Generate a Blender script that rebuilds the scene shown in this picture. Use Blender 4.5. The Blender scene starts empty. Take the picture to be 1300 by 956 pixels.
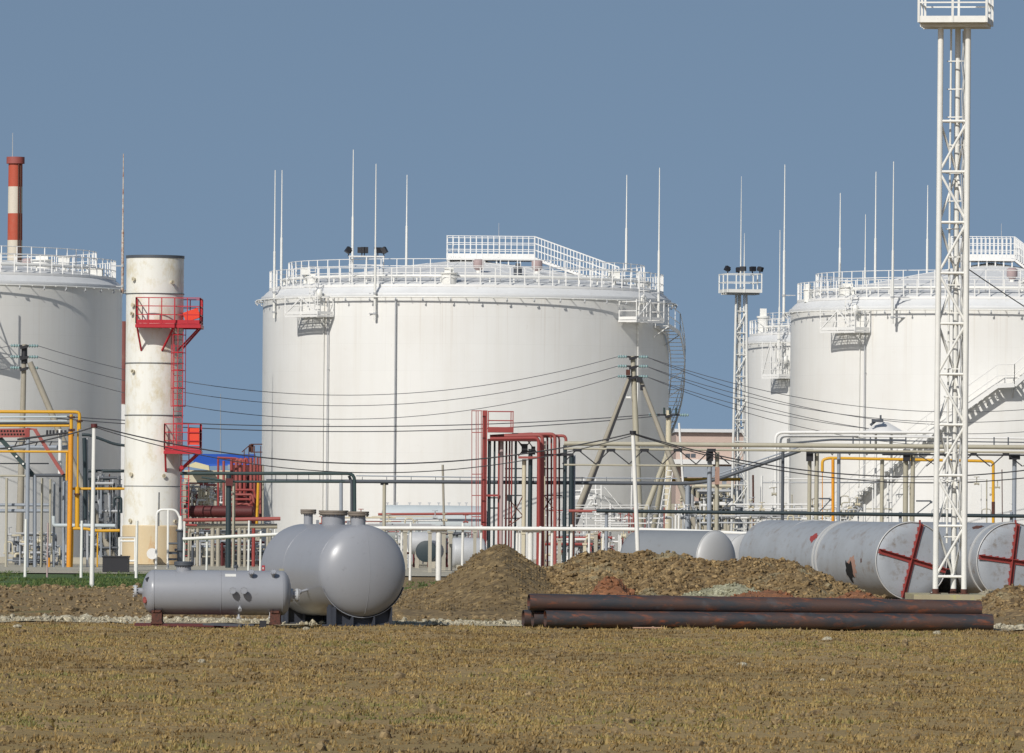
import bpy, math, random
import numpy as np
from mathutils import Vector, Matrix
random.seed(7); RS = np.random.RandomState(11)
sc = bpy.context.scene; COL = sc.collection
R_ = math.radians
# camera model (telephoto, eye 3.2 m above ground)
F = 9120.0; CH = 3.2; YH = 640.0; ROLL = R_(0.48)
CR, SR = math.cos(ROLL), math.sin(ROLL)
def P(px, py, Y):
    xc = (px-650.0)/F; yc = (YH-py)/F
    return Vector((Y*(xc*CR-yc*SR), Y, CH+Y*(xc*SR+yc*CR)))
def PX(px, Y, z=0.0):
    """world x of a photo column at depth Y, height z"""
    yc = ((z-CH)/Y); return Y*((px-650.0)/F)/CR - (z-CH)*math.tan(ROLL)
def HZ(px): return YH + (px-650.0)*math.tan(ROLL)
def ZY(px, py, Y): return CH + (HZ(px)-py)*Y/F
def GY(px, py): return F*CH/(py-HZ(px))     # depth of the ground seen at a pixel
def V(x, y, z): return Vector((x, y, z))
# mesh builder
def bend(pts, r=0.3, n=5):
    pts = [Vector(p) for p in pts]; out = [pts[0]]
    for a, b, c in zip(pts, pts[1:], pts[2:]):
        d1 = (a-b); d2 = (c-b); rr = min(r, d1.length*.49, d2.length*.49)
        p1 = b+d1.normalized()*rr; p2 = b+d2.normalized()*rr
        for i in range(n+1):
            t = i/n; out.append(p1*(1-t)**2 + b*2*t*(1-t) + p2*t*t)
    out.append(pts[-1]); return out
class MB:
    def __init__(s): s.v = []; s.f = []; s.uv = None
    def add(s, vs, fs):
        k = len(s.v); s.v += [tuple(v) for v in vs]; s.f += [tuple(i+k for i in f) for f in fs]; return s
    def box(s, x0, x1, y0, y1, z0, z1):
        return s.add([(x0,y0,z0),(x1,y0,z0),(x1,y1,z0),(x0,y1,z0),(x0,y0,z1),(x1,y0,z1),(x1,y1,z1),(x0,y1,z1)],
                     [(3,2,1,0),(4,5,6,7),(0,1,5,4),(1,2,6,5),(2,3,7,6),(3,0,4,7)])
    def cbox(s, c, sx, sy, sz): return s.box(c[0]-sx/2,c[0]+sx/2,c[1]-sy/2,c[1]+sy/2,c[2]-sz/2,c[2]+sz/2)
    def beam(s, p0, p1, w, h=None, up=(0,0,1)):
        h = h or w; p0 = Vector(p0); p1 = Vector(p1); d = (p1-p0).normalized(); u = Vector(up)
        if abs(d.dot(u)) > .97: u = Vector((0,1,0))
        a = d.cross(u).normalized(); b = a.cross(d).normalized()
        vs = [p+a*(i*w/2)+b*(j*h/2) for p in (p0,p1) for i,j in ((-1,-1),(1,-1),(1,1),(-1,1))]
        return s.add(vs, [(0,1,2,3),(7,6,5,4),(0,4,5,1),(1,5,6,2),(2,6,7,3),(3,7,4,0)])
    def tube(s, pts, r, n=8, closed=False, caps=True):
        pts = [Vector(p) for p in pts]; m = len(pts)
        rs = r if isinstance(r, (list, tuple)) else [r]*m
        vs = []; fs = []; up = None
        for i, p in enumerate(pts):
            if closed: t = (pts[(i+1)%m]-pts[i-1])
            else: t = (pts[min(i+1,m-1)]-pts[max(i-1,0)])
            t.normalize()
            if up is None:
                up = Vector((0,0,1)) if abs(t.z) < .9 else Vector((0,1,0))
            a = t.cross(up)
            if a.length < 1e-4: a = t.cross(Vector((1,0,0)))
            a.normalize(); b = a.cross(t).normalized(); up = b
            for k in range(n):
                an = 2*math.pi*k/n; vs.append(p+(a*math.cos(an)+b*math.sin(an))*rs[i])
        for i in range(m if closed else m-1):
            j = (i+1) % m
            for k in range(n): fs.append((i*n+k, i*n+(k+1)%n, j*n+(k+1)%n, j*n+k))
        if not closed and caps: fs += [tuple(range(n-1,-1,-1)), tuple((m-1)*n+k for k in range(n))]
        return s.add(vs, fs)
    def cyl(s, p0, p1, r, n=12, r2=None): return s.tube([p0,p1], [r, r if r2 is None else r2], n)
    def lathe(s, o, ax, prof, n=32, cap0=True, cap1=True):
        o = Vector(o); ax = Vector(ax).normalized(); u = Vector((0,0,1)) if abs(ax.z) < .9 else Vector((0,1,0))
        a = ax.cross(u).normalized(); b = a.cross(ax).normalized(); vs = []; fs = []
        for t, r in prof:
            for k in range(n):
                an = 2*math.pi*k/n; vs.append(o+ax*t+(a*math.cos(an)+b*math.sin(an))*max(r,1e-4))
        for i in range(len(prof)-1):
            for k in range(n): fs.append((i*n+k, i*n+(k+1)%n, (i+1)*n+(k+1)%n, (i+1)*n+k))
        if cap0: fs.append(tuple(range(n-1,-1,-1)))
        if cap1: fs.append(tuple((len(prof)-1)*n+k for k in range(n)))
        return s.add(vs, fs)
    def prism(s, pts, z0, z1):
        n = len(pts); vs = [(x,y,z0) for x,y in pts]+[(x,y,z1) for x,y in pts]
        return s.add(vs, [tuple(range(n-1,-1,-1)), tuple(range(n,2*n))]+[(i,(i+1)%n,n+(i+1)%n,n+i) for i in range(n)])
    def bolts(s, o, ax, rad, r, h, k):
        o = Vector(o); ax = Vector(ax).normalized(); u = Vector((0,0,1)) if abs(ax.z) < .9 else Vector((0,1,0))
        a = ax.cross(u).normalized(); b = a.cross(ax).normalized()
        for i in range(k):
            an = 2*math.pi*i/k; c = o+(a*math.cos(an)+b*math.sin(an))*rad
            s.tube([c, c+ax*h], r, 6)
        return s
    def flange(s, o, ax, r, th=.05, n=20, bolts=12):
        o = Vector(o); ax = Vector(ax).normalized()
        s.lathe(o, ax, [(0,r),(th,r)], n); s.bolts(o-ax*.03, ax, r*.86, r*.06, th+.06, bolts); return s
def new_mesh(name, vs, fs, off, angle=40):
    me = bpy.data.meshes.new(name); o = np.array(vs, dtype=np.float32)-np.array(off, dtype=np.float32)
    me.from_pydata(o.tolist(), [], fs)
    me.polygons.foreach_set('use_smooth', [True]*len(me.polygons)); me.update()
    if hasattr(me, 'set_sharp_from_angle'): me.set_sharp_from_angle(angle=R_(angle))
    return me
def tag(o, label=None, cat=None, group=None, kind=None):
    if label: o['label'] = label
    if cat: o['category'] = cat
    if group: o['group'] = group
    if kind: o['kind'] = kind
    return o
def thing(name, label, cat, loc, group=None):
    o = bpy.data.objects.new(name, None); COL.objects.link(o); o.location = Vector(loc); o.empty_display_size = .3
    o['base'] = list(Vector(loc)); return tag(o, label, cat, group)
def base_of(o):
    while o.parent: o = o.parent
    return tuple(o['base'])
def part(root, name, mb, mat, label=None, kind=None, angle=40):
    me = new_mesh(name, mb.v, mb.f, base_of(root), angle); me.materials.append(mat)
    o = bpy.data.objects.new(name, me); COL.objects.link(o); o.parent = root
    return tag(o, label, None, None, kind)
def solo(name, mb, mat, label, cat, loc=None, group=None, kind=None, angle=40):
    if loc is None:
        a = np.array(mb.v); loc = (float(a[:,0].mean()), float(a[:,1].mean()), float(a[:,2].min()))
    me = new_mesh(name, mb.v, mb.f, loc, angle); me.materials.append(mat)
    o = bpy.data.objects.new(name, me); COL.objects.link(o); o.location = loc; o['base'] = list(loc)
    return tag(o, label, cat, group, kind)
def structure(name, mb, mat):
    me = new_mesh(name, mb.v, mb.f, (0,0,0)); me.materials.append(mat)
    o = bpy.data.objects.new(name, me); COL.objects.link(o); o['kind'] = 'structure'; return o
# materials
def nd(nt, typ, **kw):
    n = nt.nodes.new(typ)
    for k, v in kw.items():
        if k in n.inputs: n.inputs[k].default_value = v
        else: setattr(n, k, v)
    return n
def ramp(nt, src, stops):
    r = nt.nodes.new('ShaderNodeValToRGB'); nt.links.new(src, r.inputs[0]); e = r.color_ramp.elements
    while len(e) < len(stops): e.new(.5)
    for i, (p, c) in enumerate(stops):
        e[i].position = p; e[i].color = (c, c, c, 1) if isinstance(c, (int, float)) else (*c, 1)
    return r.outputs[0]
def mix(nt, a, b, fac, mode='MIX'):
    m = nt.nodes.new('ShaderNodeMix'); m.data_type = 'RGBA'; m.blend_type = mode
    for sock, v in ((m.inputs[6], a), (m.inputs[7], b), (m.inputs[0], fac)):
        if isinstance(v, (tuple, list)): sock.default_value = (*v, 1) if len(v) == 3 else v
        elif isinstance(v, (int, float)): sock.default_value = v
        else: nt.links.new(v, sock)
    return m.outputs[2]
def noise(nt, co, scale, detail=4, rough=.6, mscale=None, out='Fac'):
    if mscale:
        mp = nt.nodes.new('ShaderNodeMapping'); mp.inputs['Scale'].default_value = mscale; nt.links.new(co, mp.inputs[0]); co = mp.outputs[0]
    n = nt.nodes.new('ShaderNodeTexNoise'); n.inputs['Scale'].default_value = scale; n.inputs['Detail'].default_value = detail
    n.inputs['Roughness'].default_value = rough; nt.links.new(co, n.inputs['Vector']); return n.outputs[out]
def start(name):
    m = bpy.data.materials.new(name); m.use_nodes = True; nt = m.node_tree
    b = nt.nodes['Principled BSDF']; tc = nt.nodes.new('ShaderNodeTexCoord'); return m, nt, b, tc.outputs['Object']
def bump(nt, b, h, strength=.2, dist=.02):
    bp = nt.nodes.new('ShaderNodeBump'); bp.inputs['Strength'].default_value = strength; bp.inputs['Distance'].default_value = dist
    nt.links.new(h, bp.inputs['Height']); nt.links.new(bp.outputs[0], b.inputs['Normal'])
def paint(name, col, rough=.5, dirt=None, damt=.5, dscale=1.5, streak=.0, scol=None, metal=0, var=.12, bmp=0):
    m, nt, b, co = start(name); b.inputs['Roughness'].default_value = rough; b.inputs['Metallic'].default_value = metal
    v = noise(nt, co, dscale*.6, 5); c = mix(nt, tuple(x*(1-var) for x in col), tuple(min(1,x*(1+var)) for x in col), v)
    if dirt:
        d = noise(nt, co, dscale*2.3, 8, .7); f = ramp(nt, d, [(.70-damt*.3, 0), (.85-damt*.25, 1)]); c = mix(nt, c, dirt, f)
    if streak:
        s = noise(nt, co, 1.0, 5, .6, (2.6, 2.6, .12)); f = ramp(nt, s, [(.5, 0), (.85, streak)]); c = mix(nt, c, scol or tuple(x*.6 for x in col), f)
    nt.links.new(c, b.inputs['Base Color'])
    if bmp: bump(nt, b, noise(nt, co, dscale*8, 6), bmp, .03)
    return m
M = {}
M['white'] = paint('white_paint', (.80,.79,.74), .42, (.50,.42,.30), .15, 3, .10)
M['white_worn'] = paint('worn_white_paint', (.78,.77,.72), .5, (.33,.19,.09), .25, 6, .14, (.5,.44,.34))
M['whitepipe'] = paint('chalky_white', (.76,.75,.72), .55, (.4,.35,.27), .3, 4)
M['red'] = paint('oxide_red', (.30,.050,.043), .55, (.15,.035,.03), .4, 3, .2)
M['pinkred'] = paint('faded_red', (.33,.085,.072), .6, (.25,.08,.06), .4, 2, .2)
M['brightred'] = paint('bright_red', (.46,.018,.030), .5, (.22,.02,.025), .4, 4)
M['orangered'] = paint('orange_red', (.75,.06,.025), .5)
M['darkred'] = paint('maroon', (.10,.018,.018), .6)
M['navy'] = paint('dark_blue_green', (.022,.038,.045), .5, (.06,.06,.055), .35, 4)
M['dkgreen'] = paint('dark_green_pipe', (.03,.055,.055), .5, (.08,.09,.085), .3, 4)
M['dkgrey'] = paint('dark_grey_pipe', (.075,.085,.10), .5, (.16,.16,.16), .3, 3)
M['greypipe'] = paint('grey_pipe', (.30,.33,.37), .5, (.18,.18,.18), .3, 3, .15)
M['beige'] = paint('beige_pipe', (.42,.39,.30), .6, (.22,.14,.08), .35, 4, .2)
M['conc'] = paint('concrete', (.40,.37,.30), .9, (.22,.2,.16), .4, 3, .25, None, 0, .15, .3)
M['yellow'] = paint('yellow_paint', (.68,.36,.02), .5, (.36,.15,.03), .25, 4, .15)
M['orange'] = paint('orange_paint', (.72,.30,.02), .5, (.3,.1,.02), .4, 4)
M['black'] = paint('black_metal', (.018,.018,.022), .5)
M['cable'] = paint('cable', (.035,.035,.04), .6)
M['wire'] = paint('wire', (.10,.10,.11), .5)
M['galv'] = paint('galvanised', (.45,.46,.47), .45, (.3,.3,.3), .3, 5)
M['rust'] = paint('rust', (.11,.040,.026), .85, (.035,.022,.018), .8, 6)
M['pinkgrey'] = paint('vent_pinkgrey', (.42,.32,.31), .6)
M['wood'] = paint('weathered_pole', (.34,.31,.25), .85, (.2,.17,.13), .4, 5, .35)
M['insul'] = paint('glass_insulator', (.30,.42,.42), .15)
M['palebl'] = paint('pale_blue_paint', (.50,.55,.56), .5, (.4,.4,.38), .3, 1.5, .15)
M['roofw'] = paint('roof_paint', (.66,.665,.66), .55, (.5,.48,.42), .35, 1.2)
M['cream'] = paint('cream_paint', (.58,.52,.38), .6, (.3,.24,.15), .35, 3)
M['pinkwall'] = paint('pink_plaster', (.52,.40,.34), .9, (.4,.32,.28), .3, .8)
M['blueroof'] = paint('blue_sheet', (.02,.10,.50), .5, None)
M['vessel'] = paint('grey_vessel_paint', (.290,.300,.325), .34, (.22,.22,.23), .35, 2.2, .16, (.24,.22,.22), 0, .05)
M['saddle'] = paint('dark_saddle', (.045,.05,.065), .6, (.1,.08,.07), .3, 4)
M['barrel'] = paint('barrel_grey', (.32,.34,.36), .42, (.22,.19,.165), .55, 1.1, .45, (.22,.21,.20), 0, .14)
M['barreldark'] = paint('barrel_dark_grey', (.22,.235,.25), .5, (.16,.15,.14), .3, 1, .1)
M['cap'] = paint('cap_grey', (.36,.385,.415), .5, (.24,.215,.195), .55, 1.3, .5, (.25,.245,.24), 0, .12)
M['capwhite'] = paint('cap_white', (.50,.50,.49), .45, (.5,.48,.45), .4, 1)
M['hole'] = paint('hole_dark', (.004,.004,.004), .9)
M['plate'] = paint('plate', (.70,.69,.64), .4)
M['yellowpatch'] = paint('yellowish_patch', (.38,.36,.26), .6, (.25,.2,.1), .5, 9)
M['rail'] = paint('guardrail_white', (.80,.79,.76), .45)
# tank shell with plate courses from UV
def shell_mat(name, col):
    m, nt, b, co = start(name); b.inputs['Roughness'].default_value = .38
    uv = nt.nodes.new('ShaderNodeUVMap'); uv.uv_map = 'UVMap'; u = uv.outputs[0]
    br = nt.nodes.new('ShaderNodeTexBrick'); nt.links.new(u, br.inputs['Vector'])
    br.inputs['Scale'].default_value = 1; br.inputs['Brick Width'].default_value = 5.97; br.inputs['Row Height'].default_value = 1.49
    br.inputs['Mortar Size'].default_value = .010; br.inputs['Mortar Smooth'].default_value = .6; br.inputs['Bias'].default_value = 0
    br.inputs['Color1'].default_value = (*[c*.992 for c in col],1); br.inputs['Color2'].default_value = (*[min(c*1.006,.85) for c in col],1)
    br.inputs['Mortar'].default_value = (*[c*.93 for c in col],1)
    s = noise(nt, u, 1.0, 6, .65, (1.6,.07,1)); f = ramp(nt, s, [(.45,0),(.85,.22)]); c = mix(nt, br.outputs['Color'], (.60,.55,.45), f)
    s2 = noise(nt, u, .25, 6, .6); f2 = ramp(nt, s2, [(.45,0),(.8,.30)]); c = mix(nt, c, (.64,.60,.54), f2)
    s3 = noise(nt, u, 3.0, 10, .75, (1,.35,1)); f3 = ramp(nt, s3, [(.63,0),(.72,.45)]); c = mix(nt, c, (.50,.40,.32), f3); zs = nt.nodes.new('ShaderNodeSeparateXYZ'); nt.links.new(u, zs.inputs[0]); mr = nt.nodes.new('ShaderNodeMapRange'); mr.inputs[1].default_value = 9.5; mr.inputs[2].default_value = 14.8; nt.links.new(zs.outputs[1], mr.inputs[0]); s4 = noise(nt, u, 1.0, 4, .6, (4.5,.05,1)); f4 = ramp(nt, s4, [(.56,0),(.72,.5)]); mm = nt.nodes.new('ShaderNodeMath'); mm.operation = 'MULTIPLY'; nt.links.new(f4, mm.inputs[0]); nt.links.new(mr.outputs[0], mm.inputs[1]); c = mix(nt, c, (.52,.45,.36), mm.outputs[0])
    nt.links.new(c, b.inputs['Base Color'])
    bn = noise(nt, u, .9, 3, .5); ad = nt.nodes.new('ShaderNodeMath'); ad.operation = 'MULTIPLY_ADD'
    nt.links.new(br.outputs['Fac'], ad.inputs[0]); ad.inputs[1].default_value = -.12; nt.links.new(bn, ad.inputs[2])
    bump(nt, b, ad.outputs[0], .25, .02); return m
M['shell'] = shell_mat('tank_shell_white', (.80,.79,.755))
M['shellg'] = shell_mat('tank_shell_offwhite', (.79,.78,.74))
def striped(name, bands):
    m, nt, b, co = start(name); b.inputs['Roughness'].default_value = .7
    sp = nt.nodes.new('ShaderNodeSeparateXYZ'); nt.links.new(co, sp.inputs[0]); c = bands[0][1]
    for z, col in bands[1:]:
        g = nt.nodes.new('ShaderNodeMath'); g.operation = 'GREATER_THAN'; nt.links.new(sp.outputs[2], g.inputs[0]); g.inputs[1].default_value = z
        c = mix(nt, c, col, g.outputs[0])
    d = noise(nt, co, .8, 6); c = mix(nt, c, (.42,.30,.22), ramp(nt, d, [(.5,0),(.9,.35)])); nt.links.new(c, b.inputs['Base Color']); return m
def vessel_uvpatch(): pass
# rusty line pipe
def rustpipe(name, seed):
    m, nt, b, co = start(name); b.inputs['Roughness'].default_value = .55
    mp = nt.nodes.new('ShaderNodeMapping'); mp.inputs['Location'].default_value = (seed*7.3, seed, seed*3); nt.links.new(co, mp.inputs[0]); k = mp.outputs[0]
    a = noise(nt, k, 1.3, 8, .7, (.35,1.6,1.6)); c = mix(nt, (.034,.036,.042), (.075,.042,.033), ramp(nt, a, [(.42,0),(.56,1)]))
    a2 = noise(nt, k, 3.2, 8, .7, (.5,2,2)); c = mix(nt, c, (.21,.065,.028), ramp(nt, a2, [(.54,0),(.66,.85)]))
    a3 = noise(nt, k, 2.5, 4, .5, (.9,.9,.9)); c = mix(nt, c, (.085,.105,.12), ramp(nt, a3, [(.60,0),(.75,.45)]))
    nt.links.new(c, b.inputs['Base Color']); bump(nt, b, a2, .3, .01); return m
# soils
def soil(name, c1, c2, c3, scale=2.0, patch=None):
    m, nt, b, co = start(name); b.inputs['Roughness'].default_value = .95
    at = nt.nodes.new('ShaderNodeAttribute'); at.attribute_name = 'tint'
    a = noise(nt, co, scale, 9, .7); c = mix(nt, c1, c2, ramp(nt, a, [(.35,0),(.65,1)]))
    a2 = noise(nt, co, scale*4.5, 6, .7); c = mix(nt, c, c3, ramp(nt, a2, [(.52,0),(.72,.85)]))
    vo = nt.nodes.new('ShaderNodeTexVoronoi'); vo.inputs['Scale'].default_value = scale*5; nt.links.new(co, vo.inputs['Vector']); sv = nt.nodes.new('ShaderNodeSeparateColor'); nt.links.new(vo.outputs['Color'], sv.inputs[0])
    c = mix(nt, c, tuple(min(1,x*1.75) for x in c2), ramp(nt, sv.outputs[0], [(.72,0),(.9,.55)])); c = mix(nt, c, tuple(x*.62 for x in c3), ramp(nt, sv.outputs[1], [(.70,0),(.88,.65)]))
    if patch:
        a3 = noise(nt, co, .55, 6, .6); c = mix(nt, c, patch, ramp(nt, a3, [(.58,0),(.68,.8)]))
    nt.links.new(c, b.inputs['Base Color']); bump(nt, b, a2, .6, .05); return m
M['soil1'] = soil('brown_soil', (.150,.102,.046), (.20,.142,.066), (.10,.068,.032), 1.5)
M['soil2'] = soil('clod_soil', (.155,.100,.043), (.28,.195,.090), (.070,.043,.020), 1.8, (.30,.27,.17))
M['redclay'] = soil('red_clay', (.27,.105,.045), (.20,.09,.042), (.15,.085,.042), 2.0)
M['sand'] = soil('pale_sand', (.42,.37,.27), (.34,.30,.21), (.26,.22,.15), 2.5)
M['rubble'] = soil('pale_rubble', (.27,.265,.17), (.33,.32,.22), (.15,.13,.07), 3)
M['clods'] = soil('clods', (.17,.115,.055), (.26,.19,.095), (.10,.066,.035), 3)
M['stones'] = soil('stones', (.38,.335,.235), (.46,.42,.31), (.25,.21,.14), 4)
SKYTINT = (.755,.71,.64); EXPO = 0.0
# ---------------------------------------------------------------- noise in numpy
def _h(ix, iy, s):
    n = (ix.astype(np.int64)*374761393 + iy.astype(np.int64)*668265263 + s*1442695041) & 0x7fffffff
    n = ((n ^ (n >> 13))*1274126177) & 0x7fffffff
    return ((n ^ (n >> 16)) & 0xffff)/65535.0
def vn(x, y, s=0):
    x = np.asarray(x, float); y = np.asarray(y, float); ix = np.floor(x); iy = np.floor(y); fx = x-ix; fy = y-iy
    fx = fx*fx*(3-2*fx); fy = fy*fy*(3-2*fy)
    a = _h(ix,iy,s); b = _h(ix+1,iy,s); c = _h(ix,iy+1,s); d = _h(ix+1,iy+1,s)
    return (a*(1-fx)+b*fx)*(1-fy)+(c*(1-fx)+d*fx)*fy
def fbm(x, y, o=4, s=0, g=.5):
    t = 0; a = 1; w = 0
    for i in range(o): t = t+a*vn(x*2**i, y*2**i, s+i*17); w += a; a *= g
    return t/w
def np_mesh(name, verts, faces, mat, attr=None):
    me = bpy.data.meshes.new(name); nv = len(verts); nf = len(faces); k = faces.shape[1]
    me.vertices.add(nv); me.vertices.foreach_set('co', verts.astype(np.float32).ravel())
    me.loops.add(nf*k); me.loops.foreach_set('vertex_index', faces.astype(np.int32).ravel())
    me.polygons.add(nf); me.polygons.foreach_set('loop_start', np.arange(0,nf*k,k,dtype=np.int32)); me.polygons.foreach_set('use_smooth', np.ones(nf,bool))
    me.update(calc_edges=True)
    if attr is not None:
        a = me.attributes.new('tint','FLOAT','POINT'); a.data.foreach_set('value', attr.astype(np.float32))
    me.materials.append(mat); o = bpy.data.objects.new(name, me); COL.objects.link(o); return o
def smooth(a, b, x):
    t = np.clip((x-a)/(b-a), 0, 1); return t*t*(3-2*t)
def ground_z(x, y):
    amp = (1-smooth(245,275,y))
    near = .11*(fbm(x*.35,y*.2,3,3)-.5) + .13*(fbm(x*1.5,y*1.1,4,5)-.5)
    tr = np.exp(-((y-191.5)/3.0)**2)
    rough = smooth(194,200,y)*.12*(fbm(x*1.2,y*.7,4,9)-.45)
    return amp*(near*(1-.8*tr) + rough) - .02
# ---------------------------------------------------------------- ground sheet
def grid(xs, ys, zf):
    X, Y = np.meshgrid(xs, ys); Z = zf(X, Y); nx = len(xs); ny = len(ys)
    v = np.stack([X.ravel(), Y.ravel(), Z.ravel()], 1)
    i = np.arange(nx-1)[None,:]+np.arange(ny-1)[:,None]*nx; i = i.ravel()
    return v, np.stack([i, i+1, i+nx+1, i+nx], 1)
def ground_mat():
    m, nt, b, co = start('ground_earth_and_turf'); b.inputs['Roughness'].default_value = .95
    sp = nt.nodes.new('ShaderNodeSeparateXYZ'); nt.links.new(co, sp.inputs[0])
    n0 = noise(nt, co, .25, 6, .6); n1 = noise(nt, co, 1.3, 9, .7); n2 = noise(nt, co, 7, 6, .7); n3 = noise(nt, co, .09, 4, .5)
    wob = nt.nodes.new('ShaderNodeMath'); wob.operation = 'MULTIPLY_ADD'; nt.links.new(n0, wob.inputs[0]); wob.inputs[1].default_value = 14; nt.links.new(sp.outputs[1], wob.inputs[2])
    y = wob.outputs[0]   # y + 0..14 (mean 7)
    def step(a, w):
        mr = nt.nodes.new('ShaderNodeMapRange'); mr.inputs[1].default_value = a+7-w; mr.inputs[2].default_value = a+7+w; nt.links.new(y, mr.inputs[0]); return mr.outputs[0]
    turf = mix(nt, (.290,.195,.075), (.255,.185,.068), ramp(nt, n1, [(.35,0),(.65,1)]))
    turf = mix(nt, turf, (.36,.25,.115), ramp(nt, n3, [(.4,0),(.65,.6)]))
    turf = mix(nt, turf, (.13,.092,.035), ramp(nt, n2, [(.52,0),(.70,.8)]))
    earth = mix(nt, (.20,.135,.060), (.27,.19,.088), ramp(nt, n1, [(.35,0),(.68,1)])); earth = mix(nt, earth, (.115,.075,.036), ramp(nt, n2, [(.52,0),(.7,.8)]))
    earth = mix(nt, earth, (.10,.13,.035), ramp(nt, n0, [(.56,0),(.66,.5)]))
    green = mix(nt, (.045,.095,.022), (.085,.13,.035), n1); rg = nt.nodes.new('ShaderNodeMapRange'); rg.inputs[1].default_value = -11; rg.inputs[2].default_value = -8; nt.links.new(sp.outputs[0], rg.inputs[0]); green = mix(nt, green, earth, rg.outputs[0])
    yard = mix(nt, (.30,.27,.20), (.38,.345,.265), n1)
    plant = mix(nt, (.13,.12,.09), (.09,.085,.065), n1)
    c = mix(nt, turf, earth, step(195, 2)); c = mix(nt, c, green, step(266, 7)); c = mix(nt, c, yard, step(322, 4)); c = mix(nt, c, plant, step(372, 5)); c = mix(nt, c, (.19,.165,.085), step(560, 20))
    nt.links.new(c, b.inputs['Base Color']); bump(nt, b, n2, .7, .06); return m
M['ground'] = ground_mat()
xs = np.concatenate([[-5000,-2500,-1200,-600,-300,-150,-80,-50,-35], np.arange(-24,24.01,.24), [35,50,80,150,300,600,1200,2500,5000]])
ys = np.concatenate([[-300,-100,-20,0,20,40,55], np.arange(66,275,.24), np.arange(276,330,6), [340,380,420,480,560,700,900,1300,2000,3500,6000]])
v, f = grid(xs, ys, ground_z); g = np_mesh('ground', v, f, M['ground']); g['kind'] = 'structure'
# gravel track
def track_mat():
    m, nt, b, co = start('pale_gravel'); b.inputs['Roughness'].default_value = .95
    n1 = noise(nt, co, 2.5, 8, .7); n2 = noise(nt, co, .3, 4); c = mix(nt, (.36,.315,.215), (.46,.41,.29), n1)
    c = mix(nt, c, (.20,.15,.08), ramp(nt, n2, [(.5,0),(.66,.8)])); nt.links.new(c, b.inputs['Base Color']); bump(nt, b, n1, .5, .05); return m
M['track'] = track_mat()
def strip(name, x0, x1, fy0, fy1, dz, mat, nx=260, ny=10):
    t = np.linspace(0,1,ny); X = np.linspace(x0,x1,nx); A = fy0(X); B = fy1(X)
    XX = np.repeat(X[None,:],ny,0); YY = A[None,:]*(1-t[:,None])+B[None,:]*t[:,None]; ZZ = ground_z(XX,YY)+dz
    v = np.stack([XX.ravel(),YY.ravel(),ZZ.ravel()],1); i = (np.arange(nx-1)[None,:]+np.arange(ny-1)[:,None]*nx).ravel()
    o = np_mesh(name, v, np.stack([i,i+1,i+nx+1,i+nx],1), mat); o['kind'] = 'structure'; return o
strip('gravel_track', -70, 70, lambda X: 188.6-1.6*vn(X*.7,X*0,4)-.02*X, lambda X: 194.0+1.8*vn(X*.6,X*0,8)-.02*X, .030, M['track'], 760)
strip('concrete_apron', -40, -2, lambda X: 313+0*X, lambda X: 352+0*X, .05, paint('apron_concrete',(.40,.37,.29),.9,(.3,.27,.2),.5,.6), 40, 6)
# ---------------------------------------------------------------- scattered stuff (grass, clods, pebbles)
def tuft_mat(name, stops):
    m, nt, b, co = start(name); b.inputs['Roughness'].default_value = .85
    at = nt.nodes.new('ShaderNodeAttribute'); at.attribute_name = 'tint'; nt.links.new(ramp(nt, at.outputs['Fac'], stops), b.inputs['Base Color']); return m
def tufts(name, xy, h, mat, K=6, tint=None, label=''):
    n = len(xy); base = np.repeat(xy,K,0); N = n*K; hh = np.repeat(h,K)*RS.uniform(.5,1.2,N)
    base = base+RS.normal(0,.035,(N,2)); an = RS.uniform(0,2*math.pi,N); ln = RS.uniform(.1,.9,N)*hh; w = RS.uniform(.012,.030,N)
    bz = ground_z(base[:,0],base[:,1])-.01; a2 = an+math.pi/2
    p0 = np.stack([base[:,0]+np.cos(a2)*w,base[:,1]+np.sin(a2)*w,bz],1); p1 = np.stack([base[:,0]-np.cos(a2)*w,base[:,1]-np.sin(a2)*w,bz],1)
    p2 = np.stack([base[:,0]+np.cos(an)*ln,base[:,1]+np.sin(an)*ln,bz+hh],1)
    v = np.stack([p0,p1,p2],1).reshape(-1,3); f = np.arange(N*3).reshape(-1,3); t = np.repeat(np.clip(np.repeat(tint,K)+RS.normal(0,.08,N),0,1),3)
    o = np_mesh(name, v, f, mat, t); o['kind'] = 'stuff'; o['label'] = label; o['category'] = 'grass'; return o
def scatter(n, y0, y1, k=.078, pow_=1.0):
    u = RS.uniform(0,1,n); y = (y0**2+(y1**2-y0**2)*u)**.5; x = RS.uniform(-1,1,n)*(y*k+1.2); return np.stack([x,y],1)
M['dry'] = tuft_mat('dry_turf', [(0,(.10,.065,.027)),(.22,(.22,.145,.055)),(.5,(.335,.228,.085)),(.74,(.285,.215,.074)),(1,(.15,.15,.045))])
M['green'] = tuft_mat('green_turf', [(0,(.04,.08,.018)),(.5,(.085,.14,.032)),(1,(.16,.18,.06))])
xy = scatter(125000, 88, 188); d = fbm(xy[:,0]*1.1, xy[:,1]*.5, 3, 21); keep = RS.uniform(0,1,len(xy)) < np.clip((d-.22)*3.2,.30,1); xy = xy[keep]
gr = fbm(xy[:,0]*.30, xy[:,1]*.16, 3, 31); fi = fbm(xy[:,0]*1.7, xy[:,1]*.8, 2, 37); tint = np.clip(.47+(gr-.5)*1.1+(fi-.5)*.7+RS.normal(0,.10,len(xy)),0,1)
hh_ = RS.gamma(4,.0085,len(xy))*(.7+.8*fi); tall = RS.uniform(0,1,len(xy)) < .006; hh_[tall] *= 2.6
tufts('grass', xy, hh_, M['dry'], 4, tint, 'short dry brown and olive turf covering the foreground')
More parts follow.
